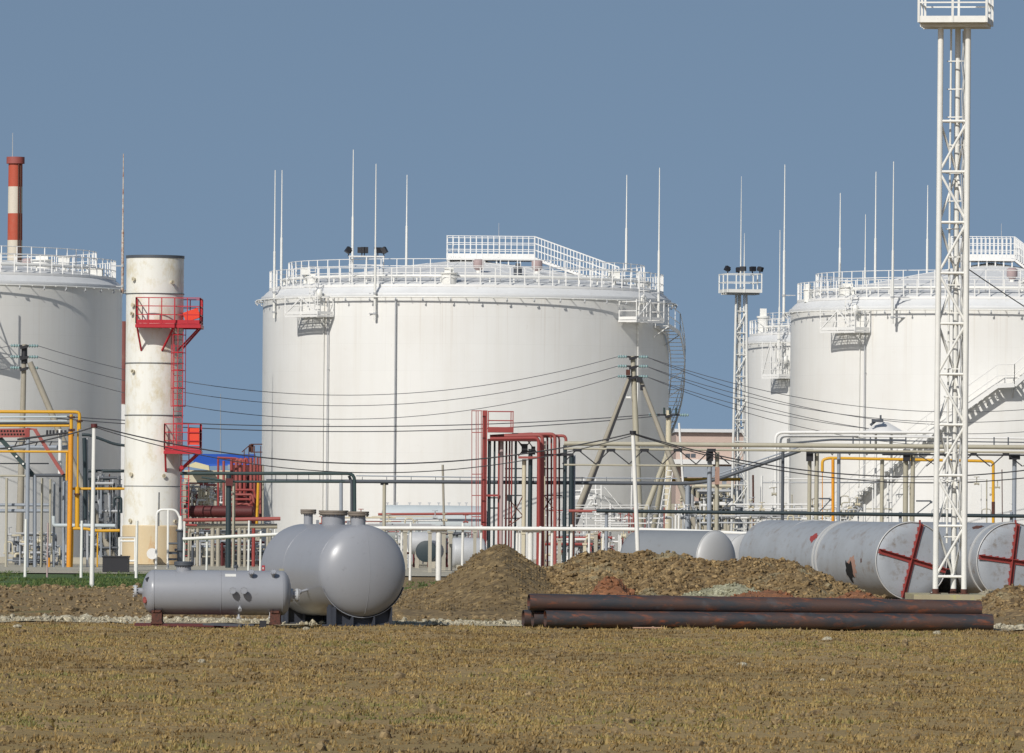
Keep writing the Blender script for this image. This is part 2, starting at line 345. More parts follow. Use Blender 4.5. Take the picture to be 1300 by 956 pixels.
xy = scatter(15000, 264, 318, .078); xy = xy[(xy[:,0] < -9.5)|((xy[:,0]<-2)&(xy[:,1]<292)&(RS.uniform(0,1,len(xy))<.3))]; d = fbm(xy[:,0]*.3, xy[:,1]*.1, 3, 41); xy = xy[d > .36]
tufts('green_grass', xy, RS.uniform(.05,.16,len(xy)), M['green'], 6, RS.uniform(0,1,len(xy)), 'band of green grass in front of the plant fence')
ICO = None
def lumps(name, pts, size, mat, kind='stuff', squash=.65, attr=True):
    import bmesh
    bm = bmesh.new(); bmesh.ops.create_icosphere(bm, subdivisions=1, radius=1); iv = np.array([v.co[:] for v in bm.verts]); fi = np.array([[v.index for v in f.verts] for f in bm.faces]); bm.free()
    n = len(pts); m = len(iv); J = RS.uniform(.6,1.3,(n,m,1)); sc3 = np.stack([RS.uniform(.7,1.4,n),RS.uniform(.7,1.4,n),RS.uniform(.6,1.0,n)*squash/.65],1)
    v = iv[None]*J*sc3[:,None,:]*size[:,None,None]+pts[:,None,:]; f = (fi[None]+(np.arange(n)*m)[:,None,None]).reshape(-1,3)
    o = np_mesh(name, v.reshape(-1,3), f, mat); o.data.polygons.foreach_set('use_smooth', np.zeros(len(o.data.polygons),bool)); o['kind'] = kind; return o
xy = scatter(9000, 196, 268); z = ground_z(xy[:,0],xy[:,1]); s = RS.gamma(2,.022,len(xy)); o = lumps('soil_clods', np.stack([xy[:,0],xy[:,1],z+s*.3],1), s, M['clods']); tag(o,'brown soil crumbs strewn over the bare earth behind the track','soil')
xy = scatter(7000, 88, 188); z = ground_z(xy[:,0],xy[:,1]); s = RS.gamma(2,.012,len(xy)); o = lumps('earth_crumbs', np.stack([xy[:,0],xy[:,1],z+s*.3],1), s, M['clods']); tag(o,'small earth crumbs lying among the dry turf','soil')
n = 3800; X = RS.uniform(-16,16,n); Yv = 188.2+RS.beta(1.3,1.3,n)*6.6-.02*X; z = ground_z(X,Yv); s = RS.gamma(2,.017,n); o = lumps('track_pebbles', np.stack([X,Yv,z+.03+s*.2],1), s, M['stones']); tag(o,'pale pebbles and crushed stone along the track','gravel')
# ---------------------------------------------------------------- soil heaps
def heap(name, label, prof, Yc, yf, yb, mat, amp, freq, seed, clods, base=None, xpad=0, csize=(.05,.13)):
    xw = np.array([PX(p[0],Yc,1) for p in prof]); zt = np.array([max(0,ZY(p[0],p[1],Yc)) for p in prof])
    xs = np.arange(xw[0], xw[-1], .085); ys = np.arange(yf, yb, .11)
    def zf(X, Y):
        pr = np.interp(X+.5*(fbm(X*.5,Y*.5,2,seed+3)-.5), xw, zt); t = np.where(Y < Yc, (Yc-Y)/(Yc-yf), (Y-Yc)/(yb-Yc)); t = np.clip(t+.25*(fbm(X*.35,Y*.35,3,seed)-.5)*(t>.05),0,1)
        cr = 1-smooth(0,1,t)*1.0; cr = .55*cr+.45*(1-t); z = pr*cr
        rid = np.abs(fbm(X*freq,Y*freq,4,seed+5,.6)-.5)*2; e = np.clip(z/.35,0,1)
        return z+e*amp*(rid-.32)+e*amp*.4*(vn(X*freq*4,Y*freq*4,seed+7)-.5)+ground_z(X,Y)-.05*(1-np.clip(z/.05,0,1))
    v, f = grid(xs, ys, zf)
    o = np_mesh(name, v, f, mat); loc = v.mean(0); 
    tag(o, label, 'soil heap')
    if clods:
        idx = RS.randint(0, len(v), clods); p = v[idx]; zz = p[:,2]; keep = zz > .12; p = p[keep]; s = RS.uniform(*csize,len(p))*RS.uniform(.4,1,len(p))
        import bmesh
        c = lumps(name+'_tmp', p+np.array([0,0,.0])+np.stack([0*s,0*s,s*.25],1), s, mat)
        # clods are the heap's own surface: join the data into the heap mesh
        bm = bmesh.new(); bm.from_mesh(o.data); bm.from_mesh(c.data); bm.to_mesh(o.data); bm.free(); me = c.data; bpy.data.objects.remove(c); bpy.data.meshes.remove(me)
    return o
heap('soil_heap','smooth pointed brown earth heap just right of the big grey vessel',
     [(478,780),(492,774),(508,766),(522,758),(540,747),(560,736),(580,723),(600,708),(615,698),(628,691),(641,690),(652,698),(668,708),(685,719),(700,730),(720,745),(745,765),(760,780)],
     215,204.5,224.5,M['soil1'],.15,1.0,51,6000,csize=(.015,.07))
heap('soil_heap','long lumpy earth heap of broken clods behind the rusty pipes',
     [(650,780),(675,745),(690,722),(705,717),(718,715),(728,711),(742,707),(756,702),(770,699),(785,702),(800,706),(815,701),(830,700),(845,702),(860,702),(880,706),(900,711),(930,711),(960,707),(985,709),(1005,711),(1020,719),(1040,727),(1060,740),(1080,747),(1100,754),(1118,759),(1135,768),(1150,778)],
     217,203.5,226,M['soil2'],.24,1.5,71,15000,csize=(.02,.12))
heap('soil_heap','small clod heap at the right end behind the mast footing',
     [(1236,778),(1246,768),(1256,762),(1266,752),(1280,746),(1295,744),(1320,742),(1350,760),(1370,778)],219,212,226,M['soil2'],.22,1.3,81,900,csize=(.05,.13))
heap('clay_heap','low bank of orange red clay between the lumpy heap and the pipes',
     [(880,782),(900,764),(925,757),(950,750),(975,747),(1000,750),(1015,760),(1035,762),(1055,757),(1080,752),(1100,754),(1120,762),(1140,780)],204.5,201.5,207.5,M['redclay'],.10,1.5,91,700,csize=(.03,.08))
heap('rubble_heap','pale grey chalky rubble spread on the lumpy heap above the clay',
     [(855,770),(870,752),(890,746),(915,741),(935,740),(955,745),(975,755),(990,770)],208.2,206,210.4,M['rubble'],.10,2,101,700,csize=(.03,.09))
heap('clay_heap','reddish clay lump on the front slope of the lumpy heap, left part',
     [(738,782),(752,752),(762,738),(775,730),(790,731),(800,742),(812,760),(822,782)],208.5,206,211,M['redclay'],.12,2,111,400,csize=(.03,.1))
heap('sand_heap','pale sand pile behind the concrete footing of the tall mast',
     [(1218,770),(1230,758),(1240,751),(1252,748),(1264,750),(1275,755),(1288,768)],230,227.8,232.5,M['sand'],.05,2,121,200,csize=(.02,.06))
# individual stones
def stone(px, py, w, label, mat='stones'):
    Y = GY(px, py); x = PX(px,Y); z = float(ground_z(np.array([x]),np.array([Y]))[0]); r = w/2*Y/F
    import bmesh
    bm = bmesh.new(); bmesh.ops.create_icosphere(bm, subdivisions=2, radius=1); rr = random.Random(px)
    for v_ in bm.verts:
        k = rr.uniform(.82,1.12); v_.co = Vector((v_.co.x*r*k, v_.co.y*r*k*.9, v_.co.z*r*.62*k))
    me = bpy.data.meshes.new('stone'); bm.to_mesh(me); bm.free(); me.materials.append(M[mat]); o = bpy.data.objects.new('stone', me); COL.objects.link(o); o.location = (x,Y,z+r*.3)
    return tag(o,label,'stone','loose stones on the field')
stone(942,843,15,'pale stone in the foreground turf below the pipe stack, the larger one')
stone(1050,812,13,'flat pale stone just in front of the pipe stack')
stone(1045,861,8,'small pale stone at the right in the nearest turf')
stone(256,842,11,'pale stone lying in the turf below the small vessel')
stone(389,800,10,'yellowish stone right under the front end of the big vessel')
stone(590,762,9,'small pale stone at the foot of the smooth earth heap')
for px_,py_,w_,lb_ in ((699,838,19,'dark earth clod with debris in the middle of the foreground turf'),(348,822,8,'small dark clod in the turf right below the big vessel'),(262,816,9,'small dark clod in the turf below the small vessel'),(1035,790,9,'dark clod lying against the front rusty pipe')): stone(px_,py_,w_,lb_,'clods')
stone(22,797,11,'pale stone at the left end of the gravel track')
stone(1190,806,11,'white stone in front of the right end of the pipes')
M['flangebrown'] = paint('dusty_flange',(.19,.16,.13),.7,(.10,.06,.04),.4,8)
# ================================================================ foreground vessels
def head_prof(t0, r, dep, n=10, sgn=1):
    return [(t0+sgn*dep*math.sin(math.pi/2*i/n), r*math.cos(math.pi/2*i/n)) for i in range(n+1)]
# ---- big vessel
Yv = 186.5; c0 = P(459,725,Yv); Rv = 1.2; ang = R_(22); ax = V(-math.sin(ang), math.cos(ang), 0); Lv = 4.3   # ax points to the far end
side = V(math.cos(ang), math.sin(ang), 0)
big = thing('pressure_vessel','large dull grey pressure vessel, domed end towards the camera, three flanged nozzles on top','pressure vessel',(c0.x,c0.y,0))
mb = MB(); prof = [(t,r) for t,r in reversed(head_prof(0,Rv,.60,14,-1))]+[(Lv*i/6,Rv) for i in range(1,6)]+head_prof(Lv,Rv,.60,12,1)
mb.lathe(c0, ax, prof, 64, False, False); shell = part(big,'shell',mb,M['vessel'],angle=60)
wl = MB()
wl.tube([c0+(side*math.cos(a)+V(0,0,1)*math.sin(a))*(Rv+.001) for a in [2*math.pi*i/64 for i in range(64)]], .005, 6, True)
wl.tube([c0-ax*(.60*math.sin(math.pi/2*i/14)+.001)+V(0,0,1)*Rv*math.cos(math.pi/2*i/14)+side*.12*(0) for i in range(15)]+[c0-ax*(.60*math.sin(math.pi/2*i/14)+.001)-V(0,0,1)*Rv*math.cos(math.pi/2*i/14) for i in range(13,-1,-1)], .006, 6)
for k in (.62,): wl.tube([c0+ax*Lv*k+(side*math.cos(a)+V(0,0,1)*math.sin(a))*(Rv+.001) for a in [2*math.pi*i/64 for i in range(64)]], .005, 6, True)
part(shell,'weld_seam',wl,M['vessel'])
for t, r, h in ((.27,.19,.36),(2.1,.30,.38),(4.0,.12,.40)):
    o = c0+ax*t+V(0,0,Rv-.06); nb = MB(); nb.lathe(o,(0,0,1),[(0,r),(h,r)],28); nz = part(big,'nozzle',nb,M['vessel'])
    fb = MB(); fb.flange(o+V(0,0,h-.06),(0,0,1),r+.09,.05,28,16); fb.lathe(o+V(0,0,h-.003),(0,0,1),[(0,r+.09),(.05,r+.09)],28); part(nz,'flange',fb,M['flangebrown'])
for t in (.12,3.7):
    sb = MB(); pc = c0+ax*t; w = .84; zt = c0.z; pts = []
    n = 14; arc = [(-w+2*w*i/n) for i in range(n+1)]
    top = [(u, zt-math.sqrt(max(Rv*Rv-u*u,0))+.002) for u in arc]
    vs = []; 
    for dd in (-.10,.10):
        for u, z in top: vs.append(pc+ax*dd+side*u+V(0,0,z-pc.z))
        for u, z in top: p = pc+ax*dd+side*u; vs.append(V(p.x,p.y,.02))
    m_ = n+1; fs = []
    for i in range(n):
        fs.append((i,i+1,m_+i+1,m_+i)); fs.append((2*m_+i+1,2*m_+i,3*m_+i,3*m_+i+1)); fs.append((i+1,i,2*m_+i,2*m_+i+1))
    fs += [(0,m_,3*m_,2*m_),(n,2*m_+n,3*m_+n,m_+n)]
    sb.add(vs,fs)
    for u in (-.78,-.3,.3,.78):
        for sg in (-1,1):
            zt2 = zt-math.sqrt(Rv*Rv-u*u)-.02; p = pc+ax*sg*.2+side*u; sb.beam(V(p.x,p.y,.03),V(p.x,p.y,zt2),.03,.22,up=ax)
    sb.beam(V(*(pc-side*.95).xy,.015),V(*(pc+side*.95).xy,.015),.5,.05)
    part(big,'saddle',sb,M['saddle'])
    wp = MB(); n = 20; vs = []
    for i in range(n+1):
        a = R_(-160+140*i/n)
        for dd in (-.26,.26):
            for rr in (Rv-.002,Rv+.014): vs.append(pc+ax*dd+(side*math.cos(a)+V(0,0,1)*math.sin(a))*rr)
    fs = []
    for i in range(n):
        k = i*4; fs += [(k+1,k+3,k+7,k+5),(k,k+1,k+5,k+4),(k+2,k+6,k+7,k+3)]
    wp.add(vs,fs); part(big,'wear_plate',wp,M['vessel'])
def on_cyl(c, ax, side, R, t, a, off=0.0):  # a measured from side towards up, towards camera is -side x? 
    return c+ax*t+(side*math.cos(a)+V(0,0,1)*math.sin(a))*(R+off)
def patch(c, ax, side, R, t, a, wt, wa, off=.004, n=8):
    vs = []; 
    for i in range(n+1):
        aa = a-wa/2/R+wa/R*i/n
        vs += [on_cyl(c,ax,side,R,t-wt/2,aa,off), on_cyl(c,ax,side,R,t+wt/2,aa,off)]
    mb = MB(); mb.add(vs,[(2*i,2*i+1,2*i+3,2*i+2) for i in range(n)]); return mb
part(big,'name_plate',patch(c0,ax,side,Rv,2.75,R_(184),.34,.22),M['yellowpatch'])
e = patch(c0,ax,side,Rv,4.15,R_(179),.22,.15); em = part(big,'emblem',e,M['brightred'],label='small red emblem with a white mark')
part(em,'emblem_mark',patch(c0,ax,side,Rv,4.15,R_(179),.09,.06,.008),M['plate'])
db = MB(); q = on_cyl(c0,ax,side,Rv,1.1,R_(205)); db.cyl(q,q+V(-.18,-.06,-.05),.035,8); db.flange(q+V(-.18,-.06,-.05),(-1,-.3,-.2),.07,.03,12,6); part(big,'drain_nozzle',db,M['vessel'])
# lugs
for t in (1.0,3.3):
    lb = MB(); q = c0+ax*t+V(0,0,Rv-.01); lb.beam(q,q+V(0,0,.12),.03,.14,up=ax); part(big,'lifting_lug',lb,M['vessel'])
# ---- small vessel
Ys = 184.0; r2 = .57; a0 = P(195,752.5,Ys); z0 = .87; a0.z = z0; dx = V(math.cos(R_(4)),math.sin(R_(4)),0); L2 = (358-195)*Ys/F
sm = thing('pressure_vessel','smaller long grey horizontal vessel on rusty feet with many stub nozzles on its side','pressure vessel',((a0+dx*L2/2).x,(a0+dx*L2/2).y,0))
mb = MB(); prof = [(t,r) for t,r in reversed(head_prof(0,r2,.30,12,-1))]+[(L2*.5,r2)]+head_prof(L2,r2,.24,12,1)
mb.lathe(a0,dx,prof,56,False,False); shell2 = part(sm,'shell',mb,M['vessel'],angle=60)
wl = MB(); s2 = V(-dx.y,dx.x,0)
for t in (0,L2*.52,L2): wl.tube([a0+dx*t+(s2*math.cos(a)+V(0,0,1)*math.sin(a))*(r2+.001) for a in [2*math.pi*i/56 for i in range(56)]],.009,6,True)
part(shell2,'weld_seam',wl,M['vessel'])
def at_px(px): return (px-195)*Ys/F
def stub(px, py, ln, r, fr, label=None, name='nozzle'):
    t = at_px(px); h = (ZY(px,py,Ys)-z0)/r2; h = max(-.97,min(.97,h)); a = math.asin(h); d = (-s2*math.cos(a)+V(0,0,1)*math.sin(a)); o = a0+dx*t+d*(r2-.03)
    nb = MB(); nb.cyl(o,o+d*(ln+.03),r,12); nz = part(sm,name,nb,M['vessel'],label)
    fb = MB(); fb.flange(o+d*(ln),d,fr,.035,16,8); part(nz,'flange',fb,M['galv'] if fr < .07 else M['vessel'])
    return nz
t = at_px(233); o = a0+dx*t+V(0,0,r2-.05); nb = MB(); nb.lathe(o,(0,0,1),[(0,.19),(.20,.19)],28); mh = part(sm,'manhole',nb,M['vessel'])
fb = MB(); fb.flange(o+V(0,0,.17),(0,0,1),.25,.05,32,22); fb.lathe(o+V(0,0,.222),(0,0,1),[(0,.25),(.035,.25),(.05,.22)],32); part(mh,'bolted_cover',fb,M['dkgrey'])
o = a0+dx*at_px(299)+V(0,0,r2-.03); nb = MB(); nb.cyl(o,o+V(0,0,.13),.035,12); nz = part(sm,'nozzle',nb,M['vessel']); fb = MB(); fb.flange(o+V(0,0,.11),(0,0,1),.065,.05,16,8); part(nz,'flange',fb,M['dkgrey'])
stub(318,732,.17,.045,.085); stub(346,732,.17,.045,.085); stub(294,750,.18,.05,.09); stub(308,750,.19,.05,.095); stub(304,770,.12,.03,.05)
o = a0+dx*at_px(303)+V(0,0,-r2+.04)-s2*.2; nb = MB(); nb.tube([o,o+V(0,0,-.12)],.03,10); nb.flange(o+V(0,0,-.10),(0,0,-1),.06,.03,14,6); part(sm,'drain_nozzle',nb,M['galv'])
o = a0+dx*at_px(343)+V(0,0,-r2+.04)-s2*.3; nb = MB(); nb.tube([o+V(0,0,.04),o+V(0,0,-.07)],.03,10); nb.flange(o+V(0,0,-.08),(0,0,-1),.055,.03,14,6); part(sm,'drain_nozzle',nb,M['galv'])
nb = MB(); o = a0-dx*.28+V(0,0,.02); nb.cyl(o+dx*.1,o-dx*.20,.09,18); nz = part(sm,'end_nozzle',nb,M['vessel']); fb = MB(); fb.flange(o-dx*.16,-dx,.16,.06,22,12); part(nz,'flange',fb,M['galv'])
nb = MB(); o = a0-dx*.16-s2*.28+V(0,0,-.2); nb.cyl(o+dx*.1,o-dx*.06-s2*.05,.05,14); nb.flange(o-dx*.05-s2*.05,V(-.8,-.55,0),.085,.03,16,8); part(sm,'nozzle',nb,M['pinkred'],'small nozzle with a reddish rim low on the left end')
nb = MB(); o = a0-dx*.12-s2*.35+V(0,0,.25); nb.beam(o,o+V(-.06,-.04,.12),.03,.1); part(sm,'lug',nb,M['saddle'])
nb = MB(); o = a0+dx*(L2+.20)+V(0,0,-.05); nb.cyl(o-dx*.1,o+dx*.16,.10,18); nz = part(sm,'end_nozzle',nb,M['vessel']); fb = MB(); fb.flange(o+dx*.02,dx,.17,.05,22,12); fb.flange(o+dx*.16,dx,.17,.05,22,12); part(nz,'flange',fb,M['galv'])
for px, sg in ((200,1),(350,1)):
    q = a0+dx*at_px(px); sb = MB()
    sb.beam(V(q.x,q.y-.42,z0-.48),V(q.x,q.y+.42,z0-.48),.20,.06); sb.beam(V(q.x,q.y-.36,.10),V(q.x,q.y-.36,z0-.46),.26,.05,up=(0,1,0)); sb.beam(V(q.x,q.y+.36,.10),V(q.x,q.y+.36,z0-.46),.26,.05,up=(0,1,0))
    sb.beam(V(q.x,q.y-.34,.12),V(q.x,q.y+.34,z0-.5),.04,.04); sb.beam(V(q.x,q.y-.45,.09),V(q.x,q.y+.45,.09),.3,.05)
    n = 10; vs = []
    for dd in (-.09,.09):
        for i in range(n+1):
            a = R_(-140+100*i/n); p = q+dx*dd+(s2*math.cos(a)+V(0,0,1)*math.sin(a))*(r2+.01); vs += [p, V(p.x,p.y,z0-.5)]
    fs = [(2*i,2*i+1,2*i+3,2*i+2) for i in range(n)]+[(22+2*i+1,22+2*i,22+2*i+2,22+2*i+3) for i in range(n)]; sb.add(vs,fs)
    part(sm,'support_foot',sb,M['rust'])
part(sm,'name_plate',patch(a0,dx,-s2,r2,at_px(292),R_(52),.28,.11),M['plate'])
nb = MB(); q = P(172,792,184.2); nb.box(q.x,q.x+2.6,183.6,184.5,.0,.07); solo('timber_beam',nb,M['darkred'],'dark flat timber lying under the left foot of the small vessel','timber')
nb = MB(); q = P(334,793,183.3); nb.cbox((q.x,183.2,.09),.17,.25,.17); solo('support_block',nb,M['black'],'black block on the ground beside the right foot of the small vessel','block')
nb = MB(); q = P(262,0,183); x0 = PX(258,183.0); nb.beam(V(x0,183.2,.07),V(x0+1.0,182.9,.05),.14,.05); nb.beam(V(x0+.2,183.5,.08),V(x0+1.3,183.2,.06),.1,.04); solo('timber_offcut',nb,M['saddle'],'dark timber offcuts on the ground under the middle of the small vessel','timber')
# ================================================================ rusty line pipes
PD = .433; pr = PD/2; ad = V(math.cos(R_(11)), math.sin(R_(11)), 0); pn = V(-ad.y, ad.x, 0)
def line_pipe(x0, x1, row, lvl, seed, label, tilt=0):
    Yl = 185.2+row*(PD+.012)+(.21 if lvl else 0); xa = PX(x0,Yl); z = pr+.035+(PD*.86 if lvl else 0); L = (x1-x0)*Yl/F*1.034; o = V(xa,Yl,z+tilt); d = V(ad.x,ad.y,-tilt*1.4/L-.035/L).normalized()
    mb = MB(); mb.lathe(o,d,[(0,pr-.014),(0,pr),(L*.25,pr),(L*.5,pr),(L*.75,pr),(L,pr),(L,pr-.014),(L*.5,pr-.014),(0,pr-.014)],36,False,False)
    solo('steel_pipe',mb,rustpipe('rusty_steel_%d'%seed,seed),label,'steel pipe',tuple(o+d*L/2-V(0,0,pr)),'rusty steel pipes stacked on the field')
line_pipe(692,1258,0,0,1,'rusty steel pipe at the front of the bottom layer, its left end set back furthest')
line_pipe(676,1252,1,0,2,'rusty steel pipe in the middle of the bottom layer, behind the front one')
line_pipe(664,1250,2,0,3,'rusty steel pipe at the back of the bottom layer, reaching furthest left')
line_pipe(671,1243,0,1,4,'rusty steel pipe at the front of the top layer, in full view',.05)
line_pipe(673,1236,1,1,5,'rusty steel pipe at the back of the top layer, hidden behind the top front one',.05)
nb = MB(); x0 = PX(804,185.4); nb.beam(V(x0,185.5,.035),V(x0+.8,185.3,.045),.12,.03); nb.beam(V(x0+.5,185.4,.06),V(x0+.56,185.2,.0),.05,.03); solo('plank',nb,paint('board',(.40,.25,.17),.8,None),'short pinkish board on the turf in front of the pipes','board')
for px in (720,960,1200):
    nb = MB(); x0 = PX(px,186.5); nb.box(x0-.07,x0+.07,185.1+(x0+1.5)*.19,187.0+(x0+1.5)*.19,-.03,.03); solo('bearer',nb,M['wood'],{720:'weathered wooden bearer under the left end of the pipe stack',960:'weathered wooden bearer under the middle of the pipe stack',1200:'weathered wooden bearer under the right end of the pipe stack'}[px],'timber',None,'bearers under the pipe stack')
# ================================================================ big scrap barrels at the right
def barrel(px, topy, Y, D, L, adeg, label, capm='cap', bodym='barrel', cross=None, rings=(), dome=False, hole=None, marks=(), name='scrap_tank'):
    R = D/2; z = R-.06 if topy is None else ZY(px,topy,Y)-R
    z = max(z, R-.25); c = V(PX(px,Y,z),Y,z); a = R_(adeg); ax = V(-math.sin(a),math.cos(a),0); sd = V(math.cos(a),math.sin(a),0)
    th = thing(name,label,'storage tank',(c.x,c.y,max(0,z-R)),'scrap storage tanks lying behind the earth heap')
    mb = MB(); prof = [(0,R)]+[(L*i/5,R) for i in range(1,5)]+(head_prof(L,R,R*.45,10,1) if dome else [(L,R)])
    mb.lathe(c,ax,prof,72,False,not dome); part(th,'shell',mb,M[bodym],angle=50)
    mb = MB(); mb.lathe(c,ax,[(-.05,R*.3),(-.045,R*.7),(-.01,R-.06),(.03,R-.02)],72,True,False) if not dome else mb.lathe(c,ax,[(t,r) for t,r in reversed(head_prof(0,R-.001,R*.35,10,-1))],72,False,False)
    part(th,'end_cap',mb,M[capm],angle=70)
    rb = MB(); rb.tube([c+(sd*math.cos(q)+V(0,0,1)*math.sin(q))*(R+.005) for q in [2*math.pi*i/72 for i in range(72)]],.022,6,True); part(th,'rim',rb,M['capwhite'])
    for t in rings:
        rb = MB(); rb.lathe(c+ax*(t-.045),ax,[(0,R),(.0,R+.035),(.09,R+.035),(.09,R)],72,False,False); part(th,'stiffener_ring',rb,M['capwhite'])
    if cross is not None:
        for k in (0,1):
            q = cross+math.pi/2*k; d = sd*math.cos(q)+V(0,0,1)*math.sin(q); e = sd*math.cos(q+math.pi/2)+V(0,0,1)*math.sin(q+math.pi/2)
            ln = R*.985; cb = MB(); o = c-ax*(.075+.012*k); cb.beam(o-d*ln,o+d*ln,.02,.16,up=e); o2 = o-ax*.05+e*.07; cb.beam(o2-d*ln,o2+d*ln,.11,.02,up=e)
            j = -ln+.1
            while j < ln: cb.beam(o+d*j+e*.075,o+d*(j+.12)+e*.105,.10,.03,up=e); j += .25
            part(th,'cross_brace',cb,M['red'])
    def irregular(t, q, w, h, mat, nm, off, seed, jag=.3, lab=None):
        rr = random.Random(seed); n = 22; K = 5; vs = [on_cyl(c,ax,sd,R,t,q,off)]; ks = [1-jag*rr.random() for _ in range(n)]
        for j in range(1,K+1):
            for i in range(n): an = 2*math.pi*i/n; k = ks[i]*j/K; vs.append(on_cyl(c,ax,sd,R,t+w*k*math.cos(an),q+h*k*math.sin(an)/R,off))
        mb = MB(); mb.add(vs,[(0,i+1,(i+1)%n+1) for i in range(n)]+[(1+j*n+i,1+(j+1)*n+i,1+(j+1)*n+(i+1)%n,1+j*n+(i+1)%n) for j in range(K-1) for i in range(n)]); part(th,nm,mb,M[mat],lab)
    for (t,q,w,h,mat,nm,off,seed,lab) in marks: irregular(t,q,w,h,mat,nm,off,seed,.6 if nm == 'hole' else .4,lab)
    return th
M['rustmark'] = paint('rust_stain',(.36,.22,.17),.8,(.2,.08,.05),.5,9)
barrel(1157,663,245,2.64,8.6,21,'grey scrap tank with a red cross on its end and a torn hole',cross=R_(-15),rings=(5.15,5.42),
  marks=((2.05,R_(188),.42,.42,'rustmark','rust_patch',.004,3,None),(2.35,R_(196),.36,.55,'hole','hole',.009,4,'torn black hole'),(1.25,R_(180),.07,.10,'rust','rust_spot',.006,6,None),(5.9,R_(146),.36,.22,'red','red_spot',.006,5,'dark red spot')))
barrel(1285,664,245,2.64,8.6,21,'grey scrap tank at the right edge with a red cross on its end',cross=R_(-7),rings=(.6,),
  marks=((1.5,R_(118),.5,.16,'rust','rust_patch',.006,14,None),))
barrel(1042,661,261,2.6,4.6,21,'grey scrap tank half hidden behind the tank with the torn hole',bodym='barrel',rings=(.7,))
barrel(908,674,275,2.3,3.7,49,'dark grey scrap tank with a pale domed end, left of the others',capm='capwhite',bodym='barreldark',dome=True)
barrel(946,678,287,2.2,3.0,42,'small whitish scrap tank between the dark grey one and the fence pipe',capm='capwhite',bodym='capwhite',dome=True)
# ================================================================ masts
def floodlight(root, p, yaw, pitch, s=.34, name='floodlight'):
    d = V(math.sin(yaw)*math.cos(pitch),-math.cos(yaw)*math.cos(pitch),math.sin(pitch)); mb = MB(); mb.beam(p-d*.12,p+d*.12,s,s*.8,up=(0,0,1)); mb.beam(p-d*.2,p-d*.12,s*.5,s*.5); mb.beam(p-V(0,0,.35),p-d*.1,.05,.05)
    return part(root,name,mb,M['black'])
def mast(px, Y, zb, zt, wb, wt, ps, th_, label, rodpx=None, zig=1.59, lights=(), lr=.075, rust_feet=False, bracetop=None):
    cx = PX(px,Y,zb); r = thing('lattice_mast',label,'mast',(cx,Y,zb)); ct, st = math.cos(th_), math.sin(th_)
    def leg(i, z):
        k = (z-zb)/(zt-zb); w = (wb*(1-k)+wt*k)/2; X, Yy = ((-w,-w*.8),(w,-w*.8),(w*.1,w*.95))[i]; return V(cx+X*ct-Yy*st, Y+X*st+Yy*ct, z)
    for i in range(3):
        mb = MB(); mb.cyl(leg(i,zb+(.12 if rust_feet else 0)),leg(i,zt-.05),lr,14); lg = part(r,'leg',mb,M['white_worn'])
        mb = MB(); q = leg(i,zb); mb.cyl(q-V(0,0,.0),q+V(0,0,.16),lr*1.15,14); mb.cyl(q+V(0,0,.0),q+V(0,0,.03),lr*1.9,14); part(lg,'foot',mb,M['rust'])
    bt = bracetop or (zt-.3); z = zb+.55; k = 0; zs = []
    while z < bt+.01: zs.append(z); z += zig
    for fi,(a,b) in enumerate(((0,1),(1,2),(2,0))):
        mb = MB()
        for z in zs: mb.cyl(leg(a,z),leg(b,z),lr*.46,8)
        for k,(z1,z2) in enumerate(zip(zs,zs[1:])):
            mb.cyl(leg(a,z1) if (k+fi)%2==0 else leg(b,z1), leg(b,z2) if (k+fi)%2==0 else leg(a,z2), lr*.46, 8)
        part(r,'bracing',mb,M['white_worn'])
    # ladder inside
    mb = MB(); lx = lambda z, s: (leg(2,z)*.35+leg(1,z)*.65 if s else leg(2,z)*.6+leg(0,z)*.4)+V(0,-.05,0)
    for s in (0,1): mb.cyl(V(*lx(zb+1.6,s)),V(*lx(zt,s)),.032,8)
    z = zb+1.8
    while z < zt-.4: mb.beam(lx(z,0)-V(.12,0,0),lx(z,1)+V(.05,0,0),.035,.035); z += .88
    part(r,'ladder',mb,M['white_worn'])
    mb = MB(); z = zb+1.2; pts = []
    while z < zt: pts.append(leg(1,z)+V(-.16+.03*math.sin(z*5),.10,0)); z += .5
    mb.tube(pts,.018,6); part(r,'cable',mb,M['galv'])
    h = ps/2
    def cn(X, Yy, z): return V(cx+X*ct-Yy*st, Y+X*st+Yy*ct, z)
    mb = MB(); cs = [(-h,-h),(h,-h),(h,h),(-h,h)]; fl = [cn(x,y,0) for x,y in cs]; mb.prism([(p.x,p.y) for p in fl],zt,zt+.035)
    for yy in (-h*.5,0,h*.5): mb.beam(cn(-h,yy,zt-.06),cn(h,yy,zt-.06),.06,.10)
    pl = part(r,'platform',mb,M['white_worn'])
    mb = MB()
    for i in range(4):
        a = cs[i]; b = cs[(i+1)%4]; mb.beam(cn(*a,zt+.10),cn(*b,zt+.10),.02,.20)
        for zz in (zt+.62,zt+1.12): mb.beam(cn(*a,zz),cn(*b,zz),.045,.045)
        mb.beam(cn(*a,zt),cn(*a,zt+1.14),.07,.07); mm = ((a[0]+b[0])/2,(a[1]+b[1])/2); mb.beam(cn(*mm,zt),cn(*mm,zt+1.12),.07,.07)
    part(pl,'guard_rail',mb,M['white_worn'])
    for (X,Yy,yaw,pitch) in lights: floodlight(r, cn(X*h,Yy*h,zt+1.42), yaw, pitch)
    if rodpx:
        for x_, ztp in rodpx: mb = MB(); X = PX(x_,Y,zt); mb.tube([V(X,Y-.1,zb+.5*(zt-zb)),V(X,Y-.1,zt+1),V(X,Y-.1,ztp)],[.05,.045,.012],8); part(r,'lightning_rod',mb,M['white'])
    return r
